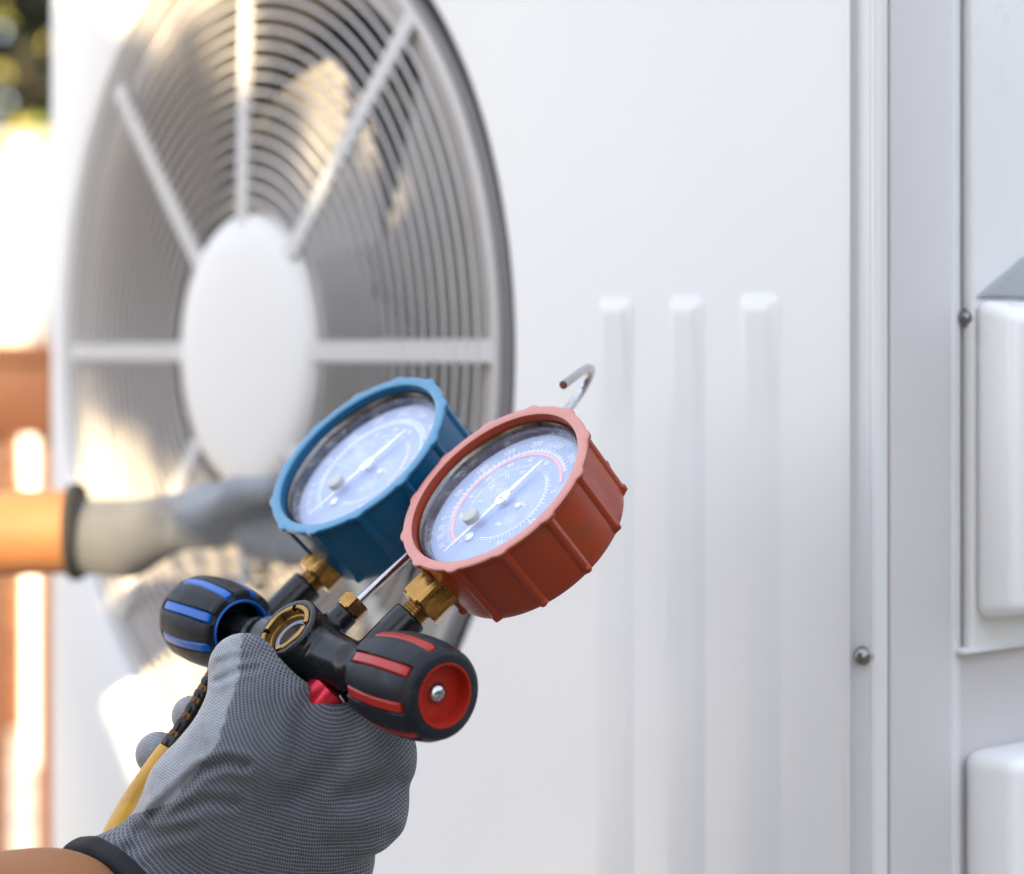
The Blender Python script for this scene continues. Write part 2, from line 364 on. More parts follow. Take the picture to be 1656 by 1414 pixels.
scr_o = add('wooden_screen', None, world=Matrix.Translation((-1.8, 5.0, GZ)))
tag(scr_o, 'low orange brown plank screen in the sun behind the wooden bench', 'screen')
MAT['plank'] = M('oiled_planks', (0.17, 0.052, 0.012), 0.6, var=0.3, scale=10, bump=0.3, bscale=150)
for q in range(12):
    z_ = GZ + 0.03 + q*0.072
    add('plank', bevel_box('plank', (-3.2, 5.0+0.003*(q % 2), z_), (-0.95, 5.022+0.003*(q % 2), z_+0.066), 0.003), MAT['plank'], scr_o)
for px_ in (-3.1, -2.0, -1.05): add('batten', bevel_box('batten', (px_, 5.028, GZ), (px_+0.06, 5.07, GZ+0.89), 0.003), MAT['plank'], scr_o)
pip = add('white_pipe', None, world=Matrix.Translation((-1.13, 4.6, GZ)))
tag(pip, 'white plastic pipe standing upright behind the wooden bench', 'pipe')
pfr = Matrix.Translation((-1.13, 4.6, GZ))
add('tube', lathe('pipe_tube', [(0, 0.0), (0.026, 0.0), (0.026, 0.80), (0, 0.80)], 32), MAT['cover'], pip, pfr)
add('socket', lathe('pipe_socket', [(0.0265, 0.70), (0.032, 0.70), (0.032, 0.84), (0.030, 0.85), (0.0, 0.85)], 32), MAT['cover'], pip, pfr)

# trees
def leaf_cloud(name, pts, size, aspect=0.55, seed=1):
    r = np.random.default_rng(seed); n = len(pts)
    d = r.normal(size=(n, 3)); d /= np.linalg.norm(d, axis=1)[:, None]
    e = r.normal(size=(n, 3)); e -= d*(e*d).sum(1)[:, None]; e /= np.linalg.norm(e, axis=1)[:, None]
    f = np.cross(d, e); s = size*r.uniform(0.7, 1.25, n)[:, None]; w = s*aspect*0.5
    # six-point leaf, folded along the midrib
    q = [pts - d*s*0.5, pts - d*s*0.15 + e*w - f*w*0.3, pts + d*s*0.2 + e*w*0.85 - f*w*0.25, pts + d*s*0.5, pts + d*s*0.2 - e*w*0.85 - f*w*0.25, pts - d*s*0.15 - e*w - f*w*0.3]
    vs = np.stack(q, 1).reshape(-1, 3)
    b = np.arange(n)*6
    F = np.concatenate([np.stack([b, b+1, b+2, b+3], 1), np.stack([b, b+3, b+4, b+5], 1)])
    me = bpy.data.meshes.new(name); me.vertices.add(len(vs)); me.vertices.foreach_set('co', vs.astype(np.float32).ravel())
    me.loops.add(F.size); me.loops.foreach_set('vertex_index', F.astype(np.int32).ravel())
    me.polygons.add(len(F)); me.polygons.foreach_set('loop_start', np.arange(0, F.size, 4, dtype=np.int32)); me.update(calc_edges=True)
    return me
def leaf_mat(name, a, b):
    g = G(name); geo = g.n('ShaderNodeNewGeometry')
    g.set(Base_Color=g.mix(geo.outputs['Random Per Island'], col(a), col(b)), Roughness=0.5)
    g.set(Transmission_Weight=0.0); return g.m
MAT['bark'] = M('bark', (0.10, 0.07, 0.05), 0.9, var=0.4, scale=20, bump=0.8, bscale=60)
def limbs(parent, base, top, r, n, spread, seed):
    rr = random.Random(seed)
    pts = catmull([base, base.lerp(top, .35)+Vector((rr.uniform(-.08, .08), rr.uniform(-.08, .08), 0)), base.lerp(top, .7), top], 5)
    add('trunk', tube('trunk', pts, [r*(1-0.6*i/(len(pts)-1)) for i in range(len(pts))], 12), MAT['bark'], parent)
    for i in range(n):
        t = rr.uniform(.35, .95); p = base.lerp(top, t); q = p + Vector((rr.uniform(-1, 1), rr.uniform(-1, 1), rr.uniform(.2, .9)))*spread
        add('limb', tube('limb', catmull([p, p.lerp(q, .5)+Vector((0, 0, .06)), q], 5), [r*.4*(1-.07*k) for k in range(11)], 8), MAT['bark'], parent)
# dark tree beyond the wall
tb = Vector((-2.2, 8.6, GZ)); tr = add('garden_tree', None, world=Matrix.Translation(tb))
tag(tr, 'dark leafy tree with a few leaves coloured as sunlit behind the garden wall', 'tree')
limbs(tr, tb, Vector((-2.1, 8.6, 2.2)), 0.12, 7, 0.9, 3)
P = rng.normal(size=(9000, 3)); P /= np.linalg.norm(P, axis=1)[:, None]; P *= rng.uniform(0.2, 1, 9000)[:, None]**0.5
P = P*np.array([1.5, 0.8, 1.5]) + np.array([-2.2, 8.8, 1.9])
P = P[rng.random(len(P)) < np.clip(0.35+1.2*np.sin(P[:, 0]*5)*np.sin(P[:, 2]*4.3+1), 0.3, 1)]
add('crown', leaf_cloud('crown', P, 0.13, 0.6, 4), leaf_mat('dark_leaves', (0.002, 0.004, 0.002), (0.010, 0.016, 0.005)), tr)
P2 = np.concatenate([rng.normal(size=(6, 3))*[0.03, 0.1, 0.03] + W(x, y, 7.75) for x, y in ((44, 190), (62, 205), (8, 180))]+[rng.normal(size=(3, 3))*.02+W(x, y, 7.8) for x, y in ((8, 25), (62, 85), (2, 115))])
add('sunlit_leaves', leaf_cloud('sunlit_leaves', P2, 0.07, 0.6, 5), leaf_mat('sun_tinted_leaves', (0.35, 0.26, 0.03), (0.22, 0.30, 0.05)), tr)  # sunlight put into these leaves' colour, against the dark crown

# ================================================================== AIR CONDITIONER
UU = Vector((0.599, -0.800, 0)).normalized(); NN = Vector((-UU.y*-1, -UU.x, 0)); NN = Vector((UU.y, -UU.x, 0)).normalized()
AC_D = 1.17; AC_C = Vector((-431.0*AC_D/FPX, AC_D, 0.001))
FA = Matrix((UU, Vector((0, 0, 1)), NN)).transposed().to_4x4(); FA.translation = AC_C      # local x along the front, y up, z out of it
def u_of(px): x = px-828.0; return (x*AC_D - FPX*AC_C.x)/(FPX*UU.x - x*UU.y)
def d_of(px): return AC_D + u_of(px)*UU.y
def v_of(py, px): return (572.0-py)*d_of(px)/FPX - AC_C.z
U0, U1, V0, V1 = u_of(84), u_of(1368), GZ+0.08, 0.62
RH = 0.2700
base_m = FA.copy(); base_m.translation = AC_C + Vector((0, 0, GZ))
ac = add('air_conditioner', None, world=base_m)
tag(ac, 'white outdoor air conditioning unit with round fan guard', 'air conditioner')
# front panel with the round opening, edge rolled inwards
def panel():
    n = 192; vs = []; fs = []
    prof = [(RH-0.004, -0.012), (RH-0.002, -0.004), (RH, -0.001), (RH+0.002, 0.0)]
    for i in range(n):
        a = 2*math.pi*i/n; c, s = math.cos(a), math.sin(a)
        for r, z in prof: vs.append((r*c, r*s, z))
        tx = (U1/c if c > 1e-9 else (U0/c if c < -1e-9 else 1e9)); ty = (V1/s if s > 1e-9 else (V0/s if s < -1e-9 else 1e9))
        t = min(tx, ty); vs.append((t*c, t*s, 0)); vs.append((t*c, t*s, -0.02))
    m = len(prof)+2
    for i in range(n):
        j = (i+1) % n
        for k in range(m-1): fs.append((i*m+k, i*m+k+1, j*m+k+1, j*m+k))
    return mesh_from('front_panel', vs, fs, True, 30)
me = panel()
def paint_streak():
    g = G('white_front_panel')
    st = g.noise(9, 4, g.obj((1, 0.03, 1))); lo = g.noise(2.2, 3)
    b = g.mix(g.math('ADD', g.math('MULTIPLY', lo, 0.5), g.math('MULTIPLY', st, 0.5)), col((0.68, 0.68, 0.695)), col((0.745, 0.74, 0.74)))
    b = g.mix(g.math('MULTIPLY', g.ramp(g.noise(14, 6, rough=0.75), 0.58, 0.8), 0.10), b, col((0.55, 0.52, 0.48)))
    g.set(Base_Color=b, Roughness=g.ramp(st, 0.3, 0.7, 0.28, 0.42)); g.set(Coat_Weight=0.25, Coat_Roughness=0.12)
    g.bump(st, 0.5, 0.0018); return g.m
MAT['front'] = paint_streak()
add('front_panel', me, MAT['front'], ac, FA)
# embossed stiffening ribs
def rib(uc, w, vtop, vbot, H=0.0021):
    nu, nv = 22, 150; vs = []; fs = []
    us = np.linspace(-w/2-0.001, w/2+0.003, nu); zs = np.concatenate([np.linspace(vtop+0.003, vtop-0.04, 40), np.linspace(vtop-0.045, vbot, nv-40)])
    for z in zs:
        for u in us:
            qx = abs(u)-(w/2-0.006); qy = (z-(vtop-0.006))
            d = math.hypot(max(qx, 0), max(qy, 0))+min(max(qx, qy), 0)-0.006
            sl = 0.0085 if qy > qx else 0.0075; t = min(max(-d/sl, -0.2), 1); Hz = H*(0.09+0.91*max(0, 1-max(0, vtop-0.010-z)/0.05)); h = Hz*(t*t*(3-2*t) if t > 0 else t*0.3)
            vs.append((uc+u, z, h))
    for i in range(nv-1):
        for k in range(nu-1): fs.append((i*nu+k, (i+1)*nu+k, (i+1)*nu+k+1, i*nu+k+1))
    return mesh_from('rib', vs, fs, True, 0)
for pl, pr, pt in ((966, 1026, 476), (1079, 1141, 474), (1193, 1263, 471)):
    add('rib', rib((u_of(pl)+u_of(pr))/2, u_of(pr)-u_of(pl), v_of(pt, (pl+pr)/2), V0+0.05), MAT['front'], ac, FA)
# bell mouth + shroud
sh = lathe('fan_shroud', [(0.2560, -0.0160), (0.2558, -0.010), (0.2550, -0.0065), (0.250, -0.0050), (0.241, -0.0050), (0.233, -0.0075), (0.226, -0.014), (0.223, -0.025), (0.222, -0.05), (0.222, -0.10), (0.24, -0.105)], 128)
add('rim_channel', lathe('rim_channel', [(0.2745, -0.0125), (0.2705, -0.0165), (0.2562, -0.0165), (0.2562, -0.0100)], 128), M('channel_shade_grey', (0.085, 0.10, 0.115), 0.6), ac, FA)  # shade of the recess put into the channel's dark colour
add('fan_shroud', sh, MAT['shroud'], ac, FA)
def coil():
    vs = []; fs = []
    for k in range(75):
        x = -0.262+k*0.007
        for dx, dz in ((0, -0.150), (0.0035, -0.143), (0.007, -0.150)): vs += [(x+dx, -0.27, dz), (x+dx, 0.27, dz)]
        b = k*6; fs += [(b, b+2, b+3, b+1), (b+2, b+4, b+5, b+3)]
    return mesh_from('coil', vs, fs, False)
o = add('condenser_coil', coil(), MAT['coil'], ac, FA); o['kind'] = 'stuff'
cas = bevel_box('casing', (U0+0.001, V0, -0.36), (U1-0.001, V1-0.002, -0.16), 0.006)
add('casing', cas, MAT['post'], ac, FA)
add('side_flange', bevel_box('side_flange', (U0+0.0005, V0, -0.158), (U0+0.006, V1-0.002, -0.021), 0.001), MAT['paint'], ac, FA)
# fan
fan = add('fan', lathe('fan_hub', [(0, -0.055), (0.05, -0.057), (0.062, -0.065), (0.064, -0.11), (0, -0.112)], 64), MAT['blade'], ac, FA)
def blade():
    vs = []; fs = []; nr, na = 14, 16
    for i in range(nr):
        r = 0.06 + 0.158*i/(nr-1); t = i/(nr-1)
        span = math.radians(70+14*math.sin(t*3.0)); sw = math.radians(22*t)
        for k in range(na):
            q = k/(na-1)-0.5; a = sw + q*span
            vs.append((r*math.cos(a), r*math.sin(a), -0.078 + 0.042*q*(1-0.35*t) - 0.008*(1-(2*q)**2)))
    for i in range(nr-1):
        for k in range(na-1): fs.append((i*na+k, (i+1)*na+k, (i+1)*na+k+1, i*na+k+1))
    me = mesh_from('blade', vs, fs, True, 0)
    bm = bmesh.new(); bm.from_mesh(me); r = bmesh.ops.solidify(bm, geom=bm.faces[:], thickness=0.0025); bm.to_mesh(me); bm.free()
    me.materials.append(MAT['blade']); return me
bl = blade()
for a in (2, 124, 246): add('blade', bl, None, fan, FA @ Matrix.Rotation(math.radians(a), 4, 'Z'))
# guard: wire rings, spokes, hub cap
def gz(r): return 0.004*(1-(r/0.262)**2)-0.001
gd = lathe('fan_guard', [(0.2495, -0.0030), (0.2503, -0.0008), (0.2525, 0.0002), (0.2548, -0.0008), (0.2555, -0.0030), (0.2525, -0.0048), (0.2495, -0.0030)], 160)
guard = add('fan_guard', gd, MAT['guard'], ac, FA)
r = 0.0905; k = 0
while r < 0.2485:
    pts = [(r*math.cos(2*math.pi*i/140), r*math.sin(2*math.pi*i/140), gz(r)+0.0002) for i in range(140)]
    add('guard_ring', tube('guard_ring', pts, 0.00108, 8, True, 0), MAT['guard'], guard, FA); r += 0.0093
def spoke():
    vs = []; fs = []; n = 16; w = 0.0066
    for i in range(n):
        r = 0.074+0.1795*i/(n-1); z = gz(r)-0.0016
        vs += [(r, -w, z-0.0008), (r, -w*0.8, z+0.0022), (r, w*0.8, z+0.0022), (r, w, z-0.0008)]
    for i in range(n-1):
        b = i*4
        for q in range(3): fs.append((b+q, b+4+q, b+5+q, b+1+q))
        fs.append((b, b+3, b+7, b+4))
    me = mesh_from('spoke', vs, fs, True, 30); clean(me); me.materials.append(M('spoke_paint', (0.52, 0.51, 0.51), 0.4, var=0.05, scale=30)); return me
sp = spoke()
for a in range(0, 360, 45): add('spoke', sp, None, guard, FA @ Matrix.Rotation(math.radians(a), 4, 'Z'))
hz = gz(0.08)-0.003
add('hub_cap', lathe('hub_cap', [(0, hz+0.0060), (0.03, hz+0.0059), (0.060, hz+0.0054), (0.074, hz+0.0044), (0.0810, hz+0.0022), (0.0842, hz-0.0015), (0.0842, hz-0.006), (0, hz-0.0065)], 96), MAT['hub'], guard, FA)

# right end: flange, joint, grey post, side panel with plastic covers
def strip(name, prof, mat, parent=ac):          # prof: list of (u, n) swept from V0 to V1
    vs = []; fs = []; n = len(prof)
    for z in (V0, V1):
        for u, d in prof: vs.append((u, z, d))
    for k in range(n-1): fs.append((k, k+1, n+k+1, n+k))
    me = mesh_from(name, vs, fs, True, 35); return add(name, me, mat, parent, FA)
def u_off(px, n):
    x = (px-828.0)/FPX; o = AC_C + NN*n
    return (x*o.y - o.x)/(UU.x - x*UU.y)
ua, ub, uc, ud = U1, u_off(1384, -0.002), u_off(1408, -0.002), u_off(1432, -0.006)
def arc(c, r, a0, a1, n=6): return [(c[0]+r*math.cos(math.radians(a0+(a1-a0)*i/n)), c[1]+r*math.sin(math.radians(a0+(a1-a0)*i/n))) for i in range(n+1)]
# shallow step down then the screw flange, rounded corner turning back
prof = [(ua+0.0004, -0.018), (ua+0.0004, -0.001)] + [(ua+0.002, 0.0022), (ua+0.004, 0.0020), (ub-0.003, -0.0014), (ub, -0.002), (uc, -0.002)] + arc((ud-0.0045, -0.0065), 0.0045, 90, 0, 8) + [(ud, -0.0072)]
strip('corner_flange', prof, MAT['front'])
Z0P = -0.0082                                    # front of the grey post
xq = (1541-828.0)/FPX; oq = AC_C + UU*(ud+0.0012) + NN*Z0P
Lp = (xq*oq.y - oq.x)/(-NN.x + xq*NN.y)          # width of the grey post, running back from the front
pm = bevel_box('corner_post', (ud-0.02, V0, Z0P-Lp), (ud+0.0012, V1, Z0P), 0.0022, 4)
add('corner_post', pm, MAT['post'], ac, FA)
add('post_joint', bevel_box('post_joint', (ud-0.018, V0, Z0P+0.0002), (ud-0.0006, V1, -0.0074), 0), MAT['gap'], ac, FA)
# side panel (normal along +u), built in its own frame: x = back from the front (-n), y = up, z = outwards (+u)
FS = Matrix((-NN, Vector((0, 0, 1)), UU)).transposed().to_4x4(); FS.translation = AC_C + UU*ud + NN*(Z0P-Lp)
def back_of(px, off=0.0):                        # distance behind the post edge where the side plane meets pixel column px
    x = (px-828.0)/FPX; o = FS.translation + UU*off
    return (x*o.y - o.x)/(-NN.x + x*NN.y)
def zside(py, px, off=0.0):
    s = back_of(px, off); y = (FS.translation + UU*off - NN*s).y; return (572-py)*y/FPX - AC_C.z
def side_strip(x0, x1, z0, z1, bev=0.002): return bevel_box('side_strip', (x0, V0, z0), (x1, V1, z1), bev)
add('trim_strip', side_strip(0.0003, back_of(1550), -0.006, 0.0), MAT['paint'], ac, FS)
add('trim_strip', side_strip(back_of(1552), back_of(1558)+0.0, -0.008, -0.0012), MAT['paint'], ac, FS)
sx0 = back_of(1561)
add('side_panel', bevel_box('side_panel', (sx0, V0, -0.02), (sx0+0.25, V1, -0.004), 0.002), MAT['post'], ac, FS)
ztop = zside(481, 1600, 0.012); zbot = zside(1006, 1600, 0.012); z2 = zside(1222, 1600, 0.012); ztb = zside(430, 1620)
up_m = bevel_box('upper_cover', (sx0+0.001, zside(1046, 1600), -0.0035), (sx0+0.21, V1-0.004, 0.003), 0.002)
add('upper_cover', up_m, MAT['cover'], ac, FS, label='flat white upper side cover')
def tap(bm):
    for v in bm.verts:
        if v.co.z > 0.005: v.co.y += -0.006 if v.co.y > (ztop+zbot)/2 else 0.004
vc = bevel_box('valve_cover', (sx0+0.0005, zbot, 0.0032), (sx0+0.19, ztop, 0.026), 0.0055, 5, tap)
add('valve_cover', vc, MAT['cover'], ac, FS, label='protruding white plastic cover with rounded edges')
add('valve_cover', bevel_box('valve_cover', (sx0+0.0005, V0+0.1, -0.0035), (sx0+0.19, z2, 0.026), 0.0065, 5), MAT['cover'], ac, FS, label='lower white plastic cover with rounded corner')
# handle pocket above the cover: raised block, recess shade put into its grey
def hood(bm):
    for v in bm.verts:
        if v.co.y > ztop+0.006: v.co.x = v.co.x + 0.030 if v.co.x < sx0+0.05 else v.co.x
add('handle_pocket', bevel_box('handle_pocket', (sx0+0.003, ztop+0.0005, 0.0005), (sx0+0.12, ztb+0.004, 0.006), 0.001, 2, hood), M('pocket_shade_grey', (0.34, 0.35, 0.37), 0.5), ac, FS)
add('ledge', bevel_box('ledge', (back_of(1545), zside(1050, 1600), -0.003), (sx0+0.2, zside(1042, 1600), 0.0045), 0.0006), MAT['paint'], ac, FS)
scr = lathe('panel_screw', [(0, 0.0036), (0.0012, 0.0035), (0.0028, 0.0026), (0.0036, 0.001), (0.0038, 0.0), (0.0052, -0.0002), (0.0052, -0.001), (0, -0.001)], 32); scr.materials.append(MAT['screw'])
us = u_off(1396, -0.002); add('screw', scr, None, ac, FA @ Matrix.Translation((us, v_of(1062, 1396), -0.0020)))
add('screw', scr, None, ac, FS @ Matrix.Translation((back_of(1563, 0.002)+0.002, zside(514, 1563), 0.0)) @ Matrix.Scale(0.72, 4))
add('foot', bevel_box('foot', (U0+0.05, GZ-AC_C.z, -0.34), (U0+0.11, V0-0.001, -0.02), 0.003), MAT['post'], ac, FA)
add('foot', bevel_box('foot', (U1-0.11, GZ-AC_C.z, -0.34), (U1-0.05, V0-0.001, -0.02), 0.003), MAT['post'], ac, FA)
add('base_tray', bevel_box('base_tray', (U0+0.002, V0-0.0005, -0.359), (U1-0.002, V0+0.02, -0.022), 0.002), MAT['post'], ac, FA)

# ================================================================== MANIFOLD GAUGE SET
nV = Vector((-0.536, -0.475, 0.698)).normalized()                       # gauges face this way
vV = Vector((0.70, 0.22, 0.68)); vV = (vV - nV*vV.dot(nV)).normalized()  # stems point this way
kV = (W(665, 1108, 0.655) - W(350, 1008, 0.750)).normalized()           # knob axis, blue -> red
Qr, Qb = W(665, 1108, 0.655), W(350, 1008, 0.750)
OO = Qr.lerp(Qb, 0.5)
FM = frame(OO, nV, vV)
mani = add('gauge_manifold', None, world=FM)
tag(mani, 'refrigerant manifold with blue and red pressure gauges gripped by the gloved hand', 'gauge manifold')
Rnut, Bnut = W(697, 964, 0.700), W(527, 917, 0.767)
def body_f(P):
    d = sd_cyl(P, OO - nV*0.0135, OO + nV*0.0138, 0.0134, 0.0009)
    d = smin(d, sd_cone(P, OO, OO+kV*0.026, 0.0118, 0.0090), 0.003)
    d = smin(d, sd_cone(P, OO, OO-kV*0.024, 0.0118, 0.0090), 0.003)
    d = smin(d, sd_cyl(P, Rnut - vV*0.0100, Rnut - vV*0.040, 0.0068, 0.0010), 0.003)
    d = smin(d, sd_cyl(P, Bnut - vV*0.0094, Bnut - vV*0.044, 0.0068, 0.0010), 0.003)
    d = smin(d, sd_cyl(P, OO+kV*0.018, OO+kV*0.036, 0.0072, 0.0015), 0.0015)
    d = smin(d, sd_cyl(P, OO-kV*0.018, OO-kV*0.036, 0.0072, 0.0015), 0.0015)
    d = np.minimum(d, sd_cyl(P, OO+kV*0.03, OO+kV*0.052, 0.0062, 0.0006))
    d = np.minimum(d, sd_cyl(P, OO-kV*0.03, OO-kV*0.052, 0.0062, 0.0006))
    d = smin(d, sd_cyl(P, OO + vV*0.008, OO + vV*0.0205, 0.0050, 0.0008), 0.0025)
    d = smin(d, sd_cyl(P, W(578, 1068, 0.690), W(553, 1094, 0.690), 0.0052, 0.0006), 0.002)
    d = smin(d, sd_cyl(P, OO - vV*0.006, OO - vV*0.020, 0.0056, 0.0008), 0.003)
    d = smin(d, sd_cyl(P, OO-kV*0.020 - vV*0.004, OO-kV*0.020 - vV*0.018, 0.0056, 0.0008), 0.002)
    d = np.minimum(d, sd_cone(P, W(566, 1082, 0.697), W(600, 1128, 0.700), 0.0085, 0.0085))
    bore = sd_cyl(P, OO + nV*0.007, OO + nV*0.03, 0.0108, 0.0001)
    return np.maximum(d, -bore)
ext = [W(553, 1094, 0.690), OO+kV*0.06, OO-kV*0.06, Rnut, Bnut, OO-vV*0.03]
lo = [min(e[i] for e in ext)-0.016 for i in range(3)]; hi = [max(e[i] for e in ext)+0.016 for i in range(3)]
bme, _ = surface_nets('manifold_body', body_f, lo, hi, 0.00085, 0)
bme.set_sharp_from_angle(angle=math.radians(50))
body = add('manifold_body', bme, MAT['black'], mani, Matrix())
# sight glass: slotted brass ring, bore and lens
FSG = frame(OO, nV, vV)
def sight_ring():
    n = 160; prof = [(0.0107, 0.0072), (0.0107, 0.0139), (0.0103, 0.0142), (0.0091, 0.0142), (0.0088, 0.0139), (0.0088, 0.0110), (0.0080, 0.0107), (0.0078, 0.0084), (0.0060, 0.0082), (0.0060, 0.0072)]
    vs, fs = [], []
    m = len(prof)
    for i in range(n):
        a = 2*math.pi*i/n
        slot = any(abs((a - math.radians(t)+math.pi) % (2*math.pi)-math.pi) < 0.075 for t in (35, 125, 215, 305))
        for r, z in prof:
            if slot and z > 0.0120: z = 0.0120
            vs.append((r*math.cos(a), r*math.sin(a), z))
    for i in range(n):
        j = (i+1) % n
        for k in range(m-1): fs.append((i*m+k, j*m+k, j*m+k+1, i*m+k+1))
    return mesh_from('sight_ring', vs, fs, True, 35)
sg = add('sight_glass', sight_ring(), MAT['brass'], mani, FSG)
add('gasket', lathe('gasket', [(0.0058, 0.0083), (0.0058, 0.0092), (0.0066, 0.0095), (0.0076, 0.0092), (0.0077, 0.0083)], 64), M('grey_gasket', (0.30, 0.33, 0.37), 0.4), sg, FSG)
add('glass_lens', lathe('glass_lens', [(0, 0.0092), (0.0040, 0.0091), (0.0059, 0.0088), (0.0059, 0.0078), (0, 0.0078)], 48), M('sight_lens', (0.03, 0.032, 0.036), 0.08, var=0.1), sg, FSG)
# nuts and threaded fittings under the gauges
def thread(name, r, z0, z1, pitch=0.0011):
    prof = [(0, z0)]; z = z0
    while z < z1-1e-6:
        prof += [(r*0.88, z), (r, z+pitch*0.35), (r, z+pitch*0.55), (r*0.88, z+pitch*0.9)]; z += pitch
    prof.append((0, z)); return lathe(name, prof, 40, sharp=25)
for nm, N0 in (('red', Rnut), ('blue', Bnut)):
    fr = frame(N0, vV, nV) @ Matrix.Rotation(math.radians(20), 4, 'Z')
    nut = add('hex_nut', hexnut('hex_nut', 0.0094, -0.0062, 0.0082, ch=0.0008), MAT['brass'], mani, fr)
    add('thread', thread('thread', 0.0052, -0.0135, -0.0060), MAT['brass'], nut, fr)
    add('stem', lathe('stem', [(0, 0.0080), (0.0052, 0.0080), (0.0052, 0.024), (0, 0.024)], 32), MAT['brass'], nut, fr)
# hook
fr = frame(OO, vV, nV)
hn = add('hook_nut', hexnut('hook_nut', 0.0058, 0.0206, 0.0262, ch=0.0007), MAT['brass'], mani, fr @ Matrix.Rotation(0.3, 4, 'Z'))
HB = OO + vV*0.0255; HE = W(930, 646, 0.785)
HE = W(912, 667, 0.781); path = [HB, HB.lerp(HE, .33), HB.lerp(HE, .66), HE] + [W(930, 647, 0.786), W(943, 628, 0.788), W(952, 611, 0.786), W(956, 600, 0.781), W(953, 595, 0.774), W(942, 600, 0.763), W(927, 611, 0.751), W(911, 623, 0.742)]
add('hook', tube('hook', catmull(path, 8), 0.0017, 16), MAT['chrome'], mani, Matrix())
# red hose collar on the high side port (partly under the hand)
pr = W(554, 1093, 0.690)
fr = frame(pr, -vV, nV)
add('port_thread', thread('port_thread', 0.0046, -0.0005, 0.0090, 0.0012), MAT['black'], mani, fr)
add('port_collar', lathe('port_collar', [(0, 0.0062), (0.0062, 0.0062), (0.0074, 0.0072), (0.0074, 0.017), (0.0066, 0.018), (0, 0.018)], 72), MAT['collar'], mani, fr, label='red anodised hose collar')

# ---- control knobs
def knob(center, axis, pmat, label, roll):
    fr = frame(center, axis, nV) @ Matrix.Rotation(math.radians(roll), 4, 'Z')
    NS = 8; H0, H1 = -0.0180, 0.0185
    def rad(z):
        t = (z-H0)/(H1-H0); return 0.0143 + 0.0031*math.sin(math.pi*min(max(t*0.79+0.06, 0), 1)) - 0.0004*t - 0.0006*max(0, (t-0.86)/0.14)**1.5
    def ang(a): s = 2*math.pi/NS; return (a+s/2) % s - s/2
    def mod(a, r, z):
        if r < 0.0135: return 0
        d = abs(ang(a))*r; e = 0
        edge = min(1.0, max(0.0, (0.0158-z)/0.0010)); e2 = 1.0
        w = 0.0023; g = min(1, max(0, (w-d)/0.0005)); g = g*g*(3-2*g)
        e -= 0.0017*g*max(edge, 0.0)
        pad = abs(ang(a))/(math.pi/NS); e += 0.00045*math.sin(pad*math.pi/2)*edge
        return e
    zs = np.linspace(H0+0.0010, H1-0.0012, 30)
    prof = [(0.0, H0+0.012), (0.0112, H0+0.0118), (0.0114, H0), (rad(H0)-0.0008, H0)] + [(rad(z), z) for z in zs] + [(rad(H1)-0.0006, H1-0.0003), (rad(H1)-0.0012, H1), (0.0109, H1), (0.0109, H1-0.007), (0, H1-0.007)]
    kn = add('control_knob', lathe('control_knob', prof, 240, mod, 30), MAT['rubber'], mani, fr, label=label)
    core = [(0, H1-0.0050), (0.0099, H1-0.0048), (0.0101, H1-0.0006), (0.0103, H1+0.0002), (0.0110, H1+0.0002), (0.01105, H1-0.001)]
    add('end_dish', lathe('end_dish', core, 72), pmat, kn, fr)
    add('inner_ring', lathe('inner_ring', [(0.0111, H0+0.004), (0.0111, H0-0.0003), (0.0117, H0-0.0006), (0.0121, H0-0.0003), (0.0121, H0+0.001)], 72), pmat, kn, fr)
    # stripe bar following the barrel
    vs = []; fs = []; n = 20; z0, z1 = H0+0.0016, 0.0146
    sec = [(-0.00185, -0.0025), (-0.00185, -0.0004), (-0.00135, 0.0002), (0.00135, 0.0002), (0.00185, -0.0004), (0.00185, -0.0025)]
    for i in range(n):
        t = i/(n-1); z = z0+(z1-z0)*t; dip = 0.0
        if i == 0 or i == n-1: dip = 0.0007
        for y, h in sec: vs.append((rad(z)+h-(dip if h > -0.002 else 0), y, z))
    m = len(sec)
    for i in range(n-1):
        for q in range(m): fs.append((i*m+q, i*m+(q+1) % m, (i+1)*m+(q+1) % m, (i+1)*m+q))
    fs.append(tuple(range(m-1, -1, -1))); fs.append(tuple((n-1)*m+q for q in range(m)))
    me = mesh_from('stripe', vs, fs, True, 30); clean(me); me.materials.append(pmat)
    for i in range(NS):
        R = fr @ Matrix.Rotation(2*math.pi*i/NS, 4, 'Z')
        add('stripe', me, None, kn, R)
    # pan head screw with a cross recess
    def cross(a, r, z): return 0
    pv = []; pf = []; nr, na = 12, 48; rs = 0.0036; z0 = H1-0.0050
    for i in range(nr):
        r = rs*i/(nr-1)
        for q in range(na):
            a = 2*math.pi*q/na; x, y = r*math.cos(a), r*math.sin(a); z = 0.0030*math.sqrt(max(0, 1-(r/rs)**2*0.97))
            if (abs(x) < 0.00038 and abs(y) < 0.0018) or (abs(y) < 0.00038 and abs(x) < 0.0018): z -= 0.0010
            pv.append((x, y, z0+z))
    for q in range(na): pv.append((rs*math.cos(2*math.pi*q/na), rs*math.sin(2*math.pi*q/na), z0-0.001))
    for i in range(nr):
        for q in range(na): l = (q+1) % na; pf.append((i*na+q, i*na+l, (i+1)*na+l, (i+1)*na+q))
    sm2 = mesh_from('knob_screw', pv, pf, True, 35); clean(sm2, 1e-7)
    add('screw', sm2, MAT['chrome'], kn, fr)
    return kn
knob(Qr, kV, MAT['red_plastic'], 'black rubber knob with red stripes and red dished end', 11)
knob(Qb, -kV, MAT['blue_plastic'], 'black rubber knob with blue stripes', 24)

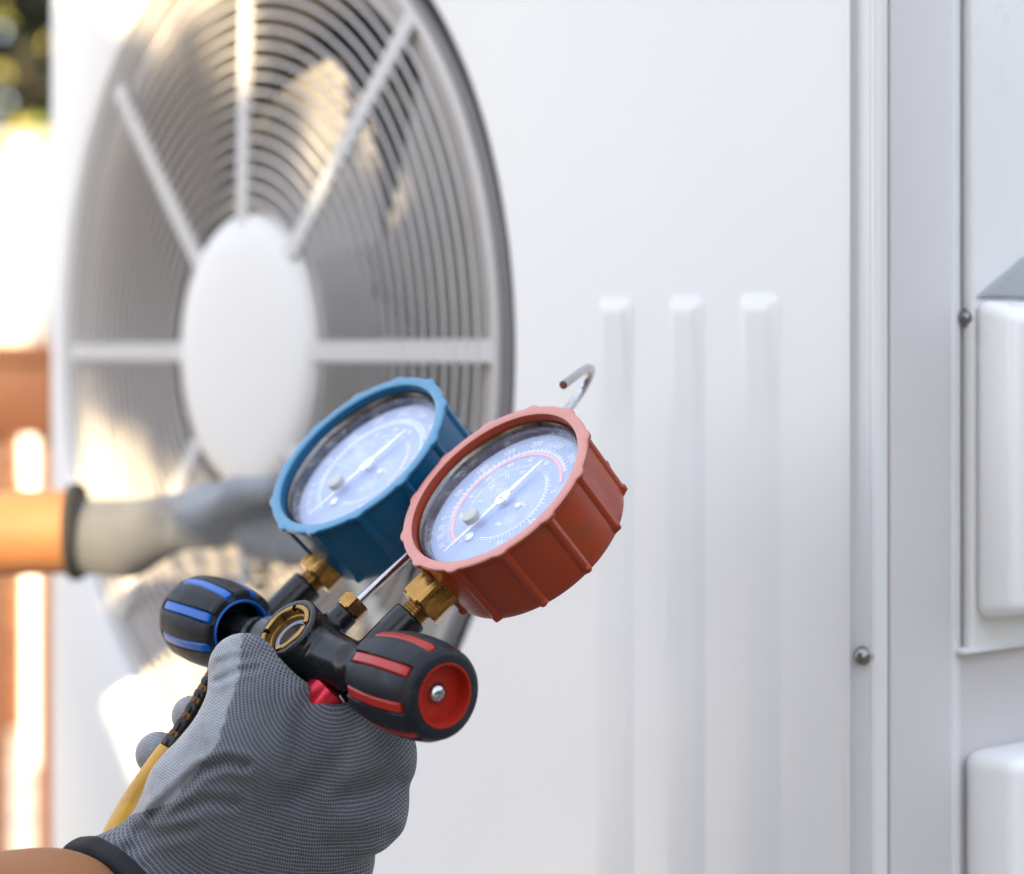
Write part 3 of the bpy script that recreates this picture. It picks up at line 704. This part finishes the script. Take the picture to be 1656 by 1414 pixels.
# ---- pressure gauges
font = bpy.data.curves.new('print_font', 'FONT')
def text_mesh(s, size):
    cu = bpy.data.curves.new('print', 'FONT'); cu.body = s; cu.size = size; cu.align_x = 'CENTER'; cu.align_y = 'CENTER'; cu.resolution_u = 2; cu.offset = size*0.018
    ob = bpy.data.objects.new('print', cu); me = bpy.data.meshes.new_from_object(ob)
    vs = [v.co.copy() for v in me.vertices]; fs = [tuple(p.vertices) for p in me.polygons]
    bpy.data.objects.remove(ob); bpy.data.meshes.remove(me); bpy.data.curves.remove(cu); return vs, fs
class Flat:
    def __init__(s): s.v = []; s.f = []
    def addm(s, vs, fs): b = len(s.v); s.v += [tuple(v) for v in vs]; s.f += [tuple(i+b for i in f) for f in fs]
    def tick(s, a, r0, r1, w, z):
        c, q = math.cos(a), math.sin(a)
        s.addm([(r0*c+w*q, r0*q-w*c, z), (r1*c+w*q, r1*q-w*c, z), (r1*c-w*q, r1*q+w*c, z), (r0*c-w*q, r0*q+w*c, z)], [(0, 1, 2, 3)])
    def arc(s, a0, a1, r0, r1, z, n=64):
        vs = []
        for i in range(n+1):
            a = a0+(a1-a0)*i/n; vs += [(r0*math.cos(a), r0*math.sin(a), z), (r1*math.cos(a), r1*math.sin(a), z)]
        s.addm(vs, [(2*i, 2*i+1, 2*i+3, 2*i+2) for i in range(n)])
    def text(s, t, a, r, size, z, upright=True, off=(0, 0)):
        vs, fs = text_mesh(t, size); R = Matrix.Rotation(a-math.pi/2, 4, 'Z') if not upright else Matrix()
        s.addm([(R @ v) + Vector((r*math.cos(a)+off[0], r*math.sin(a)+off[1], z)) for v in vs], fs)
    def mesh(s, name):
        me = mesh_from(name, s.v, s.f, False); return me
D2 = math.radians
def gauge(center, R, n, v, bmat, rimmat, arcmat, label, needle_deg):
    fr = frame(center, n, v); s = R/0.040
    NR = 12
    def mod(a, r, z):
        if r < R*0.93: return 0
        st = 2*math.pi/NR; d = abs((a+st/2) % st - st/2)*r/s
        w = 0.0030 if z > -0.0022*s else 0.0019
        b = max(0.0, 1-(d/w)**2); amp = 0.0011 if z > -0.0022*s else (0.0013 if z > -0.0275*s else 0.0021)
        return amp*b**0.8*s
    prof = [(0, -0.0315), (0.028, -0.0315), (0.0355, -0.0312), (0.0368, -0.0306), (0.0373, -0.0296), (0.0375, -0.0278), (0.0376, -0.0270)] + [(0.0376+0.0007*t, -0.0268+0.0240*t) for t in np.linspace(0, 1, 10)] + \
           [(0.0390, -0.0024), (0.0395, -0.0018), (0.0396, -0.0006), (0.0393, -0.0001), (0.0389, 0.0), (0.0361, 0.0), (0.0356, -0.0003), (0.0354, -0.0010), (0.0352, -0.0042)]
    prof = [(r*s, z*s) for r, z in prof]
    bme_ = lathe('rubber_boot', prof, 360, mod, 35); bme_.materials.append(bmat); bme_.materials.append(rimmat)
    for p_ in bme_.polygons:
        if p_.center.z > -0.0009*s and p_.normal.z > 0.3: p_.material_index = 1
    g = add('pressure_gauge', bme_, None, mani, fr, label=label)
    S = lambda L: [(r*s, z*s) for r, z in L]
    add('bezel', lathe('bezel', S([(0.0353, -0.0045), (0.0349, -0.0036), (0.0342, -0.0033), (0.0336, -0.0040), (0.0331, -0.0052), (0.0329, -0.0100), (0.0353, -0.0105)]), 128), MAT['bezel'], g, fr)
    add('dial', lathe('dial', S([(0, -0.0092), (0.0330, -0.0092), (0.0330, -0.0099), (0, -0.0099)]), 96), MAT['dial'], g, fr)
    lm = lathe('lens', S([(0, -0.0048), (0.015, -0.00488), (0.027, -0.00515), (0.0331, -0.0054)]), 96)
    if lm.polygons[0].normal.z < 0: lm.flip_normals()
    add('lens', lm, MAT['lens'], g, fr)
    z0 = -0.0092*s + 0.00015
    fl = Flat(); a0, a1 = 260, 44
    def A(x): return D2(218 - x*(218-93)/250.0)
    for i in range(0, 321, 2):
        x = i if i else 0
        a = A(x)
        if math.degrees(a) < 40: break
        L = 0.0027 if i % 50 == 0 else (0.0020 if i % 10 == 0 else 0.0012)
        fl.tick(a, 0.0243*s, (0.0243+L)*s, (0.00024 if i % 10 == 0 else 0.00014)*s, z0)
    for j in range(1, 22):
        a = D2(218+j*2); fl.tick(a, 0.0243*s, (0.0243+(0.0024 if j % 5 == 0 else 0.0013))*s, 0.00018*s, z0)
    for x in (0, 50, 100, 150, 200, 250, 300): fl.text(str(x), A(x), 0.0287*s, 0.0036*s, z0, False)
    for t, dg in (('10', 228.5), ('20', 239), ('30', 249.5)): fl.text(t, D2(dg), 0.0287*s, 0.0031*s, z0, False)
    # inner scales
    for j in range(0, 72): fl.tick(D2(255-j*3.6), 0.0166*s, (0.0166+(0.0021 if j % 5 == 0 else 0.0012))*s, 0.00017*s, z0)
    for q, t in enumerate(('-20', '0', '20', '40', '60', '80')): fl.text(t, D2(222-q*27), 0.0204*s, 0.0028*s, z0, False)
    for q, t in enumerate(('0', '5', '10', '15', '20')): fl.text(t, D2(228-q*28), 0.0142*s, 0.0026*s, z0, False)
    fl.arc(D2(70), D2(-75), 0.0169*s, 0.01730*s, z0); fl.arc(D2(70), D2(-75), 0.0177*s, 0.0180*s, z0)
    for j in range(0, 30): fl.tick(D2(70-j*5), 0.0180*s, (0.0180+(0.0020 if j % 5 == 0 else 0.0010))*s, 0.00017*s, z0)
    for q, t in enumerate(('5', '10', '15')): fl.text(t, D2(35-q*38), 0.0212*s, 0.0029*s, z0, False)
    fl.text('psi', D2(-50), 0.011*s, 0.0030*s, z0); fl.text('bar', D2(15), 0.010*s, 0.0028*s, z0)
    o = add('dial_print', fl.mesh('dial_print'), MAT['print'], g, fr); o['kind'] = 'stuff'
    ar = Flat(); ar.arc(D2(a0), D2(a1), 0.0228*s, 0.0241*s, z0+0.00004, 96); ar.arc(D2(-68), D2(-82), 0.0290*s, 0.0306*s, z0+0.00004, 12)
    add('coloured_arc', ar.mesh('coloured_arc'), arcmat, g, fr)
    # needle with a ring hub and a counterweight tail
    zn = -0.0068*s; nd = []; nf = []
    th = D2(needle_deg); c, q = math.cos(th), math.sin(th)
    outl = [(-0.0200, 0.00042), (-0.0060, 0.0011), (-0.0034, 0.0008), (-0.0026, 0.0019), (0, 0.0029), (0.0026, 0.0019), (0.0036, 0.0008), (0.0200, 0.00048), (0.0290, 0.00022)]
    for z in (zn, zn+0.0004*s):
        for x, w in outl:
            for sg in (-1, 1): nd.append(((x*c - sg*w*q)*s, (x*q + sg*w*c)*s, z))
    L = len(outl)*2
    for i in range(len(outl)-1):
        b = 2*i; nf += [(L+b, L+b+2, L+b+3, L+b+1), (b, b+1, b+3, b+2), (b, b+2, L+b+2, L+b), (b+1, L+b+1, L+b+3, b+3)]
    nf += [(0, L, L+1, 1), (L-2, L-1, 2*L-1, 2*L-2)]
    me = mesh_from('needle', nd, nf, False); clean(me)
    ne = add('needle', me, MAT['needle'], g, fr)
    add('needle_hub', lathe('needle_hub', [(0, -0.0056*s), (0.0010*s, -0.0057*s), (0.0013*s, -0.0063*s), (0.0020*s, -0.0064*s), (0.0022*s, -0.0068*s), (0.0012*s, -0.0090*s), (0, -0.0090*s)], 32), MAT['plug'], ne, fr) if False else None
    add('hub_pin', lathe('hub_pin', S([(0, -0.0054), (0.0008, -0.0055), (0.0011, -0.0060), (0.0021, -0.0062), (0.0022, -0.0068), (0.0012, -0.0069), (0.0012, -0.0091), (0, -0.0091)]), 32), MAT['needle'], g, fr)
    pl = fr @ Matrix.Translation((-0.0036*s, -0.0128*s, -0.0050*s))
    add('lens_plug', lathe('lens_plug', S([(0, 0.0016), (0.0022, 0.0015), (0.0030, 0.0012), (0.0033, 0.0006), (0.0033, -0.0012), (0, -0.0014)]), 40), MAT['plug'], g, pl)
    ds = fr @ Matrix.Translation((-0.0008*s, -0.0185*s, z0+0.0003))
    add('dial_screw', lathe('dial_screw', S([(0, 0.0009), (0.0012, 0.0008), (0.0019, 0.0003), (0.0020, -0.0002), (0, -0.0003)]), 24), MAT['needle'], g, ds)
    ds = fr @ Matrix.Translation((0.0075*s, 0.0010*s, z0+0.0002))
    add('dial_screw', lathe('dial_screw', S([(0, 0.0007), (0.0008, 0.0006), (0.0013, 0.0002), (0.0014, -0.0001), (0, -0.0003)]), 24), MAT['needle'], g, ds)
    return g
P1 = W(797, 785, 0.700); P2 = W(576.5, 732, 0.765)
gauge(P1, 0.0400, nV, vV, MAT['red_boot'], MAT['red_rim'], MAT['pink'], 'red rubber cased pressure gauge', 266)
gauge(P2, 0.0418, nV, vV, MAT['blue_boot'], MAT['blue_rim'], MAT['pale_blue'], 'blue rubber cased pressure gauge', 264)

# ================================================================== YELLOW HOSE
HP = [W(352, 1080, 0.710), W(332, 1116, 0.707), W(307, 1157, 0.704), W(272, 1209, 0.700), W(240, 1266, 0.697), W(211, 1324, 0.694), W(184, 1390, 0.690), W(163, 1460, 0.688), W(130, 1580, 0.69)]
hp = catmull(HP[3:], 10); n = len(hp)
hose = add('hose', tube('hose', hp, [0.0032+0.0040*min(1, i/24)**0.8 for i in range(n)], 24), MAT['hose'])
tag(hose, 'yellow hose running down from the crimped black ferrule behind the gloved thumb', 'hose')
fp = catmull(HP[:4], 14); fv = []; 
def ferr(t): return 0.0028 + 0.00035*math.sin(t*2*math.pi*5.5)
L = len(fp)
add('ferrule', tube('ferrule', fp, [ferr(i/(L-1)) + 0.0002 for i in range(L)], 20, sharp=70), M('ferrule_black', (0.02, 0.02, 0.022), 0.25, 0.6, var=0.4, scale=150), hose)
for q in range(5):
    t = (q+0.86)/5.5; i = min(L-2, int(t*(L-1))); d = (fp[i+1]-fp[i]).normalized()
    add('crimp_band', lathe('crimp_band', [(0.0026, -0.0011), (0.0030, -0.0010), (0.0031, 0), (0.0030, 0.0010), (0.0026, 0.0011)], 24), M('dark_bronze', (0.10, 0.055, 0.025), 0.3, 1.0, var=0.4, scale=300), hose, frame(fp[i], d, (0, 1, 0)))
d = (HP[3]-HP[2]).normalized()
add('end_band', lathe('end_band', [(0.0025, -0.0042), (0.0034, -0.0040), (0.0037, -0.0030), (0.0037, -0.0008), (0.0034, 0.0), (0.0025, 0.0002)], 28), M('band_black', (0.03, 0.03, 0.033), 0.3, 0.5, var=0.3, scale=200), hose, frame(HP[3], d, (0, 1, 0)))

# ================================================================== GLOVED RIGHT HAND
cuffC = W(180, 1474, 0.678); armV = Vector((-0.60, -0.71, -0.365)).normalized()
def nz3(P, sc, seed):                           # cheap smooth 3-D noise
    r = np.random.default_rng(seed); out = np.zeros(len(P), np.float32)
    for i in range(7):
        k = r.normal(size=3); k = (k/np.linalg.norm(k)*sc*r.uniform(0.6, 1.6)).astype(np.float32); out += np.sin(P @ k + np.float32(r.uniform(0, 6.28)))
    return out/7
thumb = [(W(393, 1080, 0.687), .0122), (W(410, 1140, 0.681), .0138), (W(392, 1208, 0.677), .0172), (W(335, 1292, 0.681), .0190)]
index = [(W(600, 1226, 0.690), .0143), (W(575, 1222, 0.737), .0105), (W(440, 1185, 0.750), .0093), (W(309, 1158, 0.731), .0076)]
middle = [(W(584, 1308, 0.695), .0150), (W(560, 1302, 0.746), .0108), (W(400, 1258, 0.757), .0096), (W(255, 1219, 0.736), .0085)]
ring = [(W(540, 1392, 0.704), .0146), (W(520, 1385, 0.752), .0104), (W(400, 1350, 0.762), .0092), (W(300, 1312, 0.745), .0080)]
pinky = [(W(505, 1462, 0.716), .0128), (W(495, 1465, 0.758), .0092), (W(420, 1440, 0.766), .0082), (W(345, 1415, 0.755), .0072)]
wr = [(W(292, 1392, 0.690), .0180), (W(280, 1418, 0.692), .0195), (W(265, 1450, 0.696), .0195), (W(255, 1472, 0.704), .0180)]
def crease(px_pts, depth_, wid_): return [((x-828.0)*0.668/FPX, (572.0-y)*0.668/FPX) for x, y in px_pts], depth_, wid_
CREASES = [crease([(246, 1318), (285, 1282), (325, 1246), (368, 1232), (398, 1238)], 0.0021, 0.0017),
           crease([(222, 1346), (280, 1316), (335, 1296), (378, 1300)], 0.0013, 0.0019),
           crease([(196, 1380), (250, 1352), (310, 1340)], 0.0010, 0.0020),
           crease([(350, 1102), (385, 1086), (415, 1082)], 0.0007, 0.0011),
           crease([(352, 1072), (376, 1062), (400, 1064)], 0.0005, 0.0009),
           crease([(500, 1135), (478, 1190), (470, 1240)], 0.0010, 0.0028),
           crease([(575, 1162), (560, 1215), (520, 1262), (470, 1292)], 0.0009, 0.0035),
           crease([(640, 1262), (600, 1272), (555, 1290)], 0.0013, 0.0030),
           crease([(628, 1352), (580, 1356), (530, 1366)], 0.0012, 0.0028)]
def glove_f(P):
    d = None
    for f_, w_ in zip((index, middle, ring, pinky), wr):
        e = sd_cone(P, w_[0], f_[0][0], w_[1], f_[0][1])
        d = e if d is None else smin(d, e, 0.010)
    for k_, (c_, r_) in enumerate(((W(606, 1216, 0.686), 0.0140), (W(590, 1306, 0.690), 0.0146))): d = smin(d, np.linalg.norm(P-np.array(c_, np.float32), axis=1)-r_, 0.006)
    d = smin(d, sd_cone(P, thumb[2][0], thumb[3][0], thumb[2][1], thumb[3][1]), 0.012)
    d = smin(d, sd_cone(P, thumb[3][0], W(285, 1425, 0.69), thumb[3][1], 0.021), 0.012)
    d = smin(d, sd_cone(P, W(400, 1196, 0.684), W(585, 1218, 0.690), 0.0118, 0.0120), 0.010)      # web
    d = smin(d, sd_cone(P, W(420, 1128, 0.684), W(560, 1207, 0.690), 0.0112, 0.0118), 0.008)
    d = smin(d, sd_cone(P, W(270, 1442, 0.69), cuffC, 0.0235, 0.0240), 0.010)
    d = smin(d, sd_cone(P, cuffC, cuffC+armV*0.05, 0.0240, 0.0240), 0.008)
    t = smin(sd_cone(P, thumb[0][0], thumb[1][0], thumb[0][1], thumb[1][1]), sd_cone(P, thumb[1][0], thumb[2][0], thumb[1][1], thumb[2][1]), 0.005)
    d = smin(d, t, 0.009)
    for f_ in (index, middle, ring, pinky):
        e = sd_cone(P, f_[0][0], f_[1][0], f_[0][1]*0.86, f_[1][1])
        e = smin(e, sd_cone(P, f_[1][0], f_[2][0], f_[1][1], f_[2][1]), 0.004)
        e = smin(e, sd_cone(P, f_[2][0], f_[3][0], f_[2][1], f_[3][1]), 0.004)
        d = smin(d, e, 0.005)
    # loose cloth: soft folds, deepest where the thumb meets the wrist
    d = d + 0.00045*nz3(P, 95.0, 3) + 0.00016*nz3(P, 330.0, 5)
    near = np.clip((0.694-P[:, 1])/0.010, 0, 1)
    xi = P[:, 0]/P[:, 1]*0.668; zi = P[:, 2]/P[:, 1]*0.668                       # across the back of the hand, metres
    for pts_, depth_, wid_ in CREASES:
        dm = None
        for (ax_, az_), (bx_, bz_) in zip(pts_[:-1], pts_[1:]):
            dx_, dz_ = bx_-ax_, bz_-az_; t_ = np.clip(((xi-ax_)*dx_+(zi-az_)*dz_)/(dx_*dx_+dz_*dz_), 0, 1)
            q_ = np.hypot(xi-ax_-t_*dx_, zi-az_-t_*dz_); dm = q_ if dm is None else np.minimum(dm, q_)
        d = d + depth_*near*(np.exp(-(dm/wid_)**2) - 0.55*np.exp(-((dm-2.1*wid_)/(1.1*wid_))**2))
    cut = (P-np.array(cuffC, np.float32)) @ np.array(armV, np.float32)
    return np.maximum(d, cut)
allp = [p for f_ in (thumb, index, middle, ring, pinky, wr) for p in f_]
lo = [min(p[i]-r_ for p, r_ in allp)-0.004 for i in range(3)]; hi = [max(p[i]+r_ for p, r_ in allp)+0.004 for i in range(3)]
lo[0] = min(lo[0], cuffC.x-0.03); lo[2] = min(lo[2], cuffC.z-0.03)
gme, gv = surface_nets('glove', glove_f, lo, hi, 0.00105, 2)
def knit_attr(me, center, axis, pal_f, shift=0.0):
    co = np.empty(len(me.vertices)*3, np.float32); me.vertices.foreach_get('co', co); co = co.reshape(-1, 3)
    ax = np.array(axis.normalized(), np.float32); c = np.array(center, np.float32)
    ex = Vector((0.25, 0, -1)); ex = (ex - axis*ex.dot(axis)).normalized(); ey = axis.cross(ex)
    q = co-c; x = q @ np.array(ex, np.float32); y = q @ np.array(ey, np.float32); h = q @ ax
    # rows: arcs round the web of the thumb; straight along the thumb
    rr = np.sqrt(x*x+y*y); an = np.arctan2(y, x)
    A = rr*1000; A = A - 0.0020*np.maximum(A-32, 0)**2; B = an
    at = me.attributes.new('knit', 'FLOAT_VECTOR', 'POINT'); at.data.foreach_set('vector', np.stack([A, B, h*0], 1).astype(np.float32).ravel())
    ct = me.attributes.new('coating', 'FLOAT', 'POINT'); ct.data.foreach_set('value', pal_f(co).astype(np.float32))
def coat_main(co):
    # palm side: left of a line running down the thumb, and everything deep on the far side (fingers)
    px = co[:, 0]/co[:, 1]*FPX+828; py = 572-co[:, 2]/co[:, 1]*FPX
    th_c = np.interp(py, [1020, 1090, 1200, 1260, 1300, 1325, 1345], [392, 388, 352, 308, 275, 190, 0])
    a = np.clip(0.5+(th_c-px)/26.0, 0, 1)
    b = np.clip(0.5+(co[:, 1]-0.722)/0.006, 0, 1)
    return np.maximum(a, b)
knit_attr(gme, W(552, 1092, 0.69), Vector((0.0, 1.0, 0.0)), coat_main)
arm_path = [cuffC - armV*0.03, cuffC, cuffC + armV*0.05, cuffC+armV*0.12, cuffC+armV*0.24]
def arm_mesh(c, av, r0, r1, name):
    p = [c - av*0.004 + av*(0.28*i/24) for i in range(25)]
    return tube(name, p, [r0*(1-0.03*math.sin(i*0.5))+(r1-r0)*i/24 for i in range(25)], 40, sharp=60)
ap = catmull([cuffC - armV*0.006, cuffC + armV*0.012, W(70, 1500, 0.650), W(-120, 1528, 0.625), W(-420, 1575, 0.58)], 8); na_ = len(ap)
per = add('person', tube('forearm', ap, [0.0226 + 0.0075*max(0, (i-4)/(na_-5)) + 0.0003*math.sin(i*0.9) for i in range(na_)], 48, sharp=60), MAT['skin'])
tag(per, 'right hand in a grey knit glove gripping the gauge manifold, bare wrist at lower left', 'person')
gl = add('glove', gme, MAT['knit'], per)
def cuff_prof(R): return [(R-0.0032, -0.0040), (R-0.0005, -0.0044), (R+0.0010, -0.0034), (R+0.0014, -0.0012), (R+0.0014, 0.0010), (R+0.0009, 0.0026), (R-0.0006, 0.0034), (R-0.0030, 0.0030), (R-0.0036, 0.0), (R-0.0032, -0.0040)]
cfr = frame(cuffC, armV, (0, 0, 1)); ci = np.array(cfr.inverted())
lv = gv @ ci[:3, :3].T + ci[:3, 3]; m_ = np.abs(lv[:, 2]+0.0015) < 0.0035
an_, rd_ = np.arctan2(lv[m_, 1], lv[m_, 0]), np.hypot(lv[m_, 0], lv[m_, 1])
bins = np.array([rd_[np.abs((an_-c+math.pi) % (2*math.pi)-math.pi) < 0.12].max() for c in np.linspace(-math.pi, math.pi, 73)])
bins = np.convolve(np.concatenate([bins[-4:-1], bins, bins[1:4]]), np.ones(7)/7, 'valid')
def fit(a): return float(np.interp((a+math.pi) % (2*math.pi)-math.pi, np.linspace(-math.pi, math.pi, 73), bins)) + 0.0006
add('cuff', lathe('cuff', cuff_prof(0.0256), 120, lambda a, r, z: fit(a)-0.0256+0.0003*math.sin(a*5)+0.0002*math.sin(a*13+1), 60), MAT['cuff'], gl, cfr)

# ================================================================== SECOND GLOVED HAND AT THE FAN
c2 = W(122, 860, 1.13); av2 = Vector((-0.965, -0.05, -0.02)).normalized()
hand2 = [(W(205, 870, 1.125), .0200), (W(265, 850, 1.12), .0152), (W(340, 834, 1.11), .0168), (W(420, 830, 1.095), .0160)]
fing2 = [[W(410, 805, 1.095), W(470, 800, 1.08), W(520, 815, 1.07)], [W(425, 825, 1.09), W(490, 825, 1.075), W(545, 838, 1.065)], [W(425, 850, 1.09), W(490, 852, 1.075), W(545, 862, 1.065)], [W(415, 875, 1.09), W(470, 885, 1.08), W(520, 895, 1.07)], [W(330, 838, 1.095), W(385, 800, 1.075), W(440, 792, 1.06)]]
def glove2_f(P):
    d = sd_cone(P, c2+av2*0.05, hand2[0][0], 0.0262, hand2[0][1])
    for a, b in zip(hand2[:-1], hand2[1:]): d = smin(d, sd_cone(P, a[0], b[0], a[1], b[1]), 0.012)
    for f_ in fing2:
        d = smin(d, smin(sd_cone(P, f_[0], f_[1], .0105, .0095), sd_cone(P, f_[1], f_[2], .0095, .008), .004), 0.008)
    d = d + 0.001*nz3(P, 110.0, 8)
    return np.maximum(d, (P-np.array(c2, np.float32)) @ np.array(av2, np.float32))
g2, _ = surface_nets('glove', glove2_f, [c2.x-0.01, 1.03, W(0, 960, 1.13).z], [W(560, 0, 1.08).x, 1.175, W(0, 760, 1.13).z], 0.0018, 2)
knit_attr(g2, W(300, 700, 1.1), Vector((0, 1, 0)), lambda co: np.clip((co[:, 0]-W(200, 850, 1.12).x)/0.06, 0, 1))  # coating raised towards the fingers to lighten the shaded hand
per2 = add('person', arm_mesh(c2, av2, 0.0245, 0.031, 'forearm'), MAT['skin'])
tag(per2, 'bare forearm and grey gloved hand reaching across in front of the fan guard', 'person')
gl2 = add('glove', g2, MAT['knit'], per2)
add('cuff', lathe('cuff', [(r, z*1.1) for r, z in cuff_prof(0.0270)], 64), MAT['cuff'], gl2, frame(c2, av2, (0, 0, 1)))

# ================================================================== unseen SHADE TREE behind the camera, crown gaps shaped for the sun patches
a_s = Vector((0, 0, 1)).cross(SUN).normalized(); b_s = SUN.cross(a_s)
if b_s.z < 0: b_s = -b_s
def st(p): p = Vector(p); return p.dot(a_s), p.dot(b_s)
def on_panel(px, py, off=0.0):
    u = u_off(px, off); d = (AC_C + UU*u + NN*off).y; return W(px, py, d)
gaps = [(on_panel(110, -65), .022), (on_panel(190, -88), .024), (on_panel(270, 45, -.01), .008), (on_panel(385, 0, -.02), .018), (on_panel(540, 205, -.08), .004), (on_panel(655, 350, -.08), .000),
        (on_panel(150, 745), .012), (on_panel(195, 770), .008), (on_panel(222, 1108), .026), (on_panel(305, 1095), .026), (on_panel(250, 1185), .006), (on_panel(262, 1270), .003),
        (on_panel(285, 935), .016), (on_panel(215, 945), .012),
        (W(-25, 855, 1.1), .055), (W(25, 856, 1.1), .042), (W(75, 858, 1.1), .036), (W(165, 884, 1.1), .018)]
gst = np.array([st(p) for p, r in gaps]); gr = np.array([r for p, r in gaps])
TC = SUN*2.7
N = 42000
s_ = rng.uniform(-1.5, 0.95, N); t_ = rng.uniform(-1.75, 1.15, N); w_ = rng.normal(0, 0.22, N)
keep = np.ones(N, bool)
d = np.sqrt((s_[:, None]-gst[None, :, 0])**2 + (t_[:, None]-gst[None, :, 1])**2)
keep &= (d > gr[None, :] + 0.042).all(1)
ell = ((s_+0.27)/1.26)**4 + ((t_+0.3)/1.48)**4 < 1 + 0.2*np.sin(s_*9)*np.sin(t_*8)
keep &= ell
s_, t_, w_ = s_[keep], t_[keep], w_[keep]
pts = np.array(TC)[None]*1.0 + s_[:, None]*np.array(a_s) + t_[:, None]*np.array(b_s) + w_[:, None]*np.array(SUN)
base = Vector((TC.x+a_s.x*-0.2, TC.y+a_s.y*-0.2, GZ))
shade = add('shade_tree', None, world=Matrix.Translation(base))
tag(shade, 'unseen leafy tree behind the camera, crown gapped to dapple the unit', 'tree')
pts = pts[pts[:, 2] > GZ+0.15]
add('crown', leaf_cloud('shade_crown', pts, 0.095, 0.62, 11), leaf_mat('shade_leaves', (0.05, 0.08, 0.03), (0.09, 0.12, 0.05)), shade)
add('trunk', tube('trunk', catmull([base, base+Vector((0.03, 0, 0.8)), base+Vector((0, 0.02, 1.7))], 5), [0.07-0.004*i for i in range(11)], 12), MAT['bark'], shade)

# ================================================================== HEDGE, unseen, added on the camera side to block sky fill
hp0, hp1 = Vector((2.7, 0.7, GZ)), Vector((0.5, -4.4, GZ)); L_ = (hp1-hp0).length; hd = (hp1-hp0).normalized(); hn = Vector((-hd.y, hd.x, 0))
nl = 16000
a_ = rng.uniform(0, L_, nl); b_ = rng.uniform(0.02, 1.55, nl); c_ = rng.normal(0, 0.13, nl)
hpts = np.array(hp0)[None] + a_[:, None]*np.array(hd) + c_[:, None]*np.array(hn); hpts[:, 2] += b_ + 0.12*np.sin(a_*6)
hedge = add('hedge', leaf_cloud('hedge', hpts, 0.14, 0.62, 21), leaf_mat('hedge_leaves', (0.05, 0.06, 0.04), (0.105, 0.12, 0.075)))
tag(hedge, 'unseen dark hedge added on the camera side to block sky fill', 'hedge')

# ================================================================== low dark shrub, unseen, added to darken the panel's lower left
sb = Vector((-1.12, 0.66, GZ)); shrub = add('shrub', None, world=Matrix.Translation(sb))
tag(shrub, 'low dark shrub, unseen, added left of the camera to shade the lower panel', 'shrub')
ns = 5200
q_ = rng.normal(size=(ns, 3)); q_ /= np.linalg.norm(q_, axis=1)[:, None]; q_ *= rng.uniform(0.35, 1, ns)[:, None]**0.5
sp_ = np.array(sb)[None] + np.array([0, 0, 0.60])[None] + q_[:, :1]*0.52*np.array(UU)[None] + q_[:, 1:2]*0.20*np.array(NN)[None] + q_[:, 2:]*np.array([0, 0, 0.52])[None]
add('foliage', leaf_cloud('shrub_foliage', sp_, 0.060, 0.6, 31), leaf_mat('shrub_leaves', (0.012, 0.022, 0.010), (0.030, 0.045, 0.020)), shrub)
for k in range(5):
    e_ = sb + UU*(0.09*(k-2)) + Vector((0, 0, 0.55))
    add('stem', tube('shrub_stem', catmull([sb + UU*(0.02*(k-2)), sb.lerp(e_, .5), e_], 5), [0.012-0.0007*i for i in range(11)], 8), MAT['bark'], shrub)
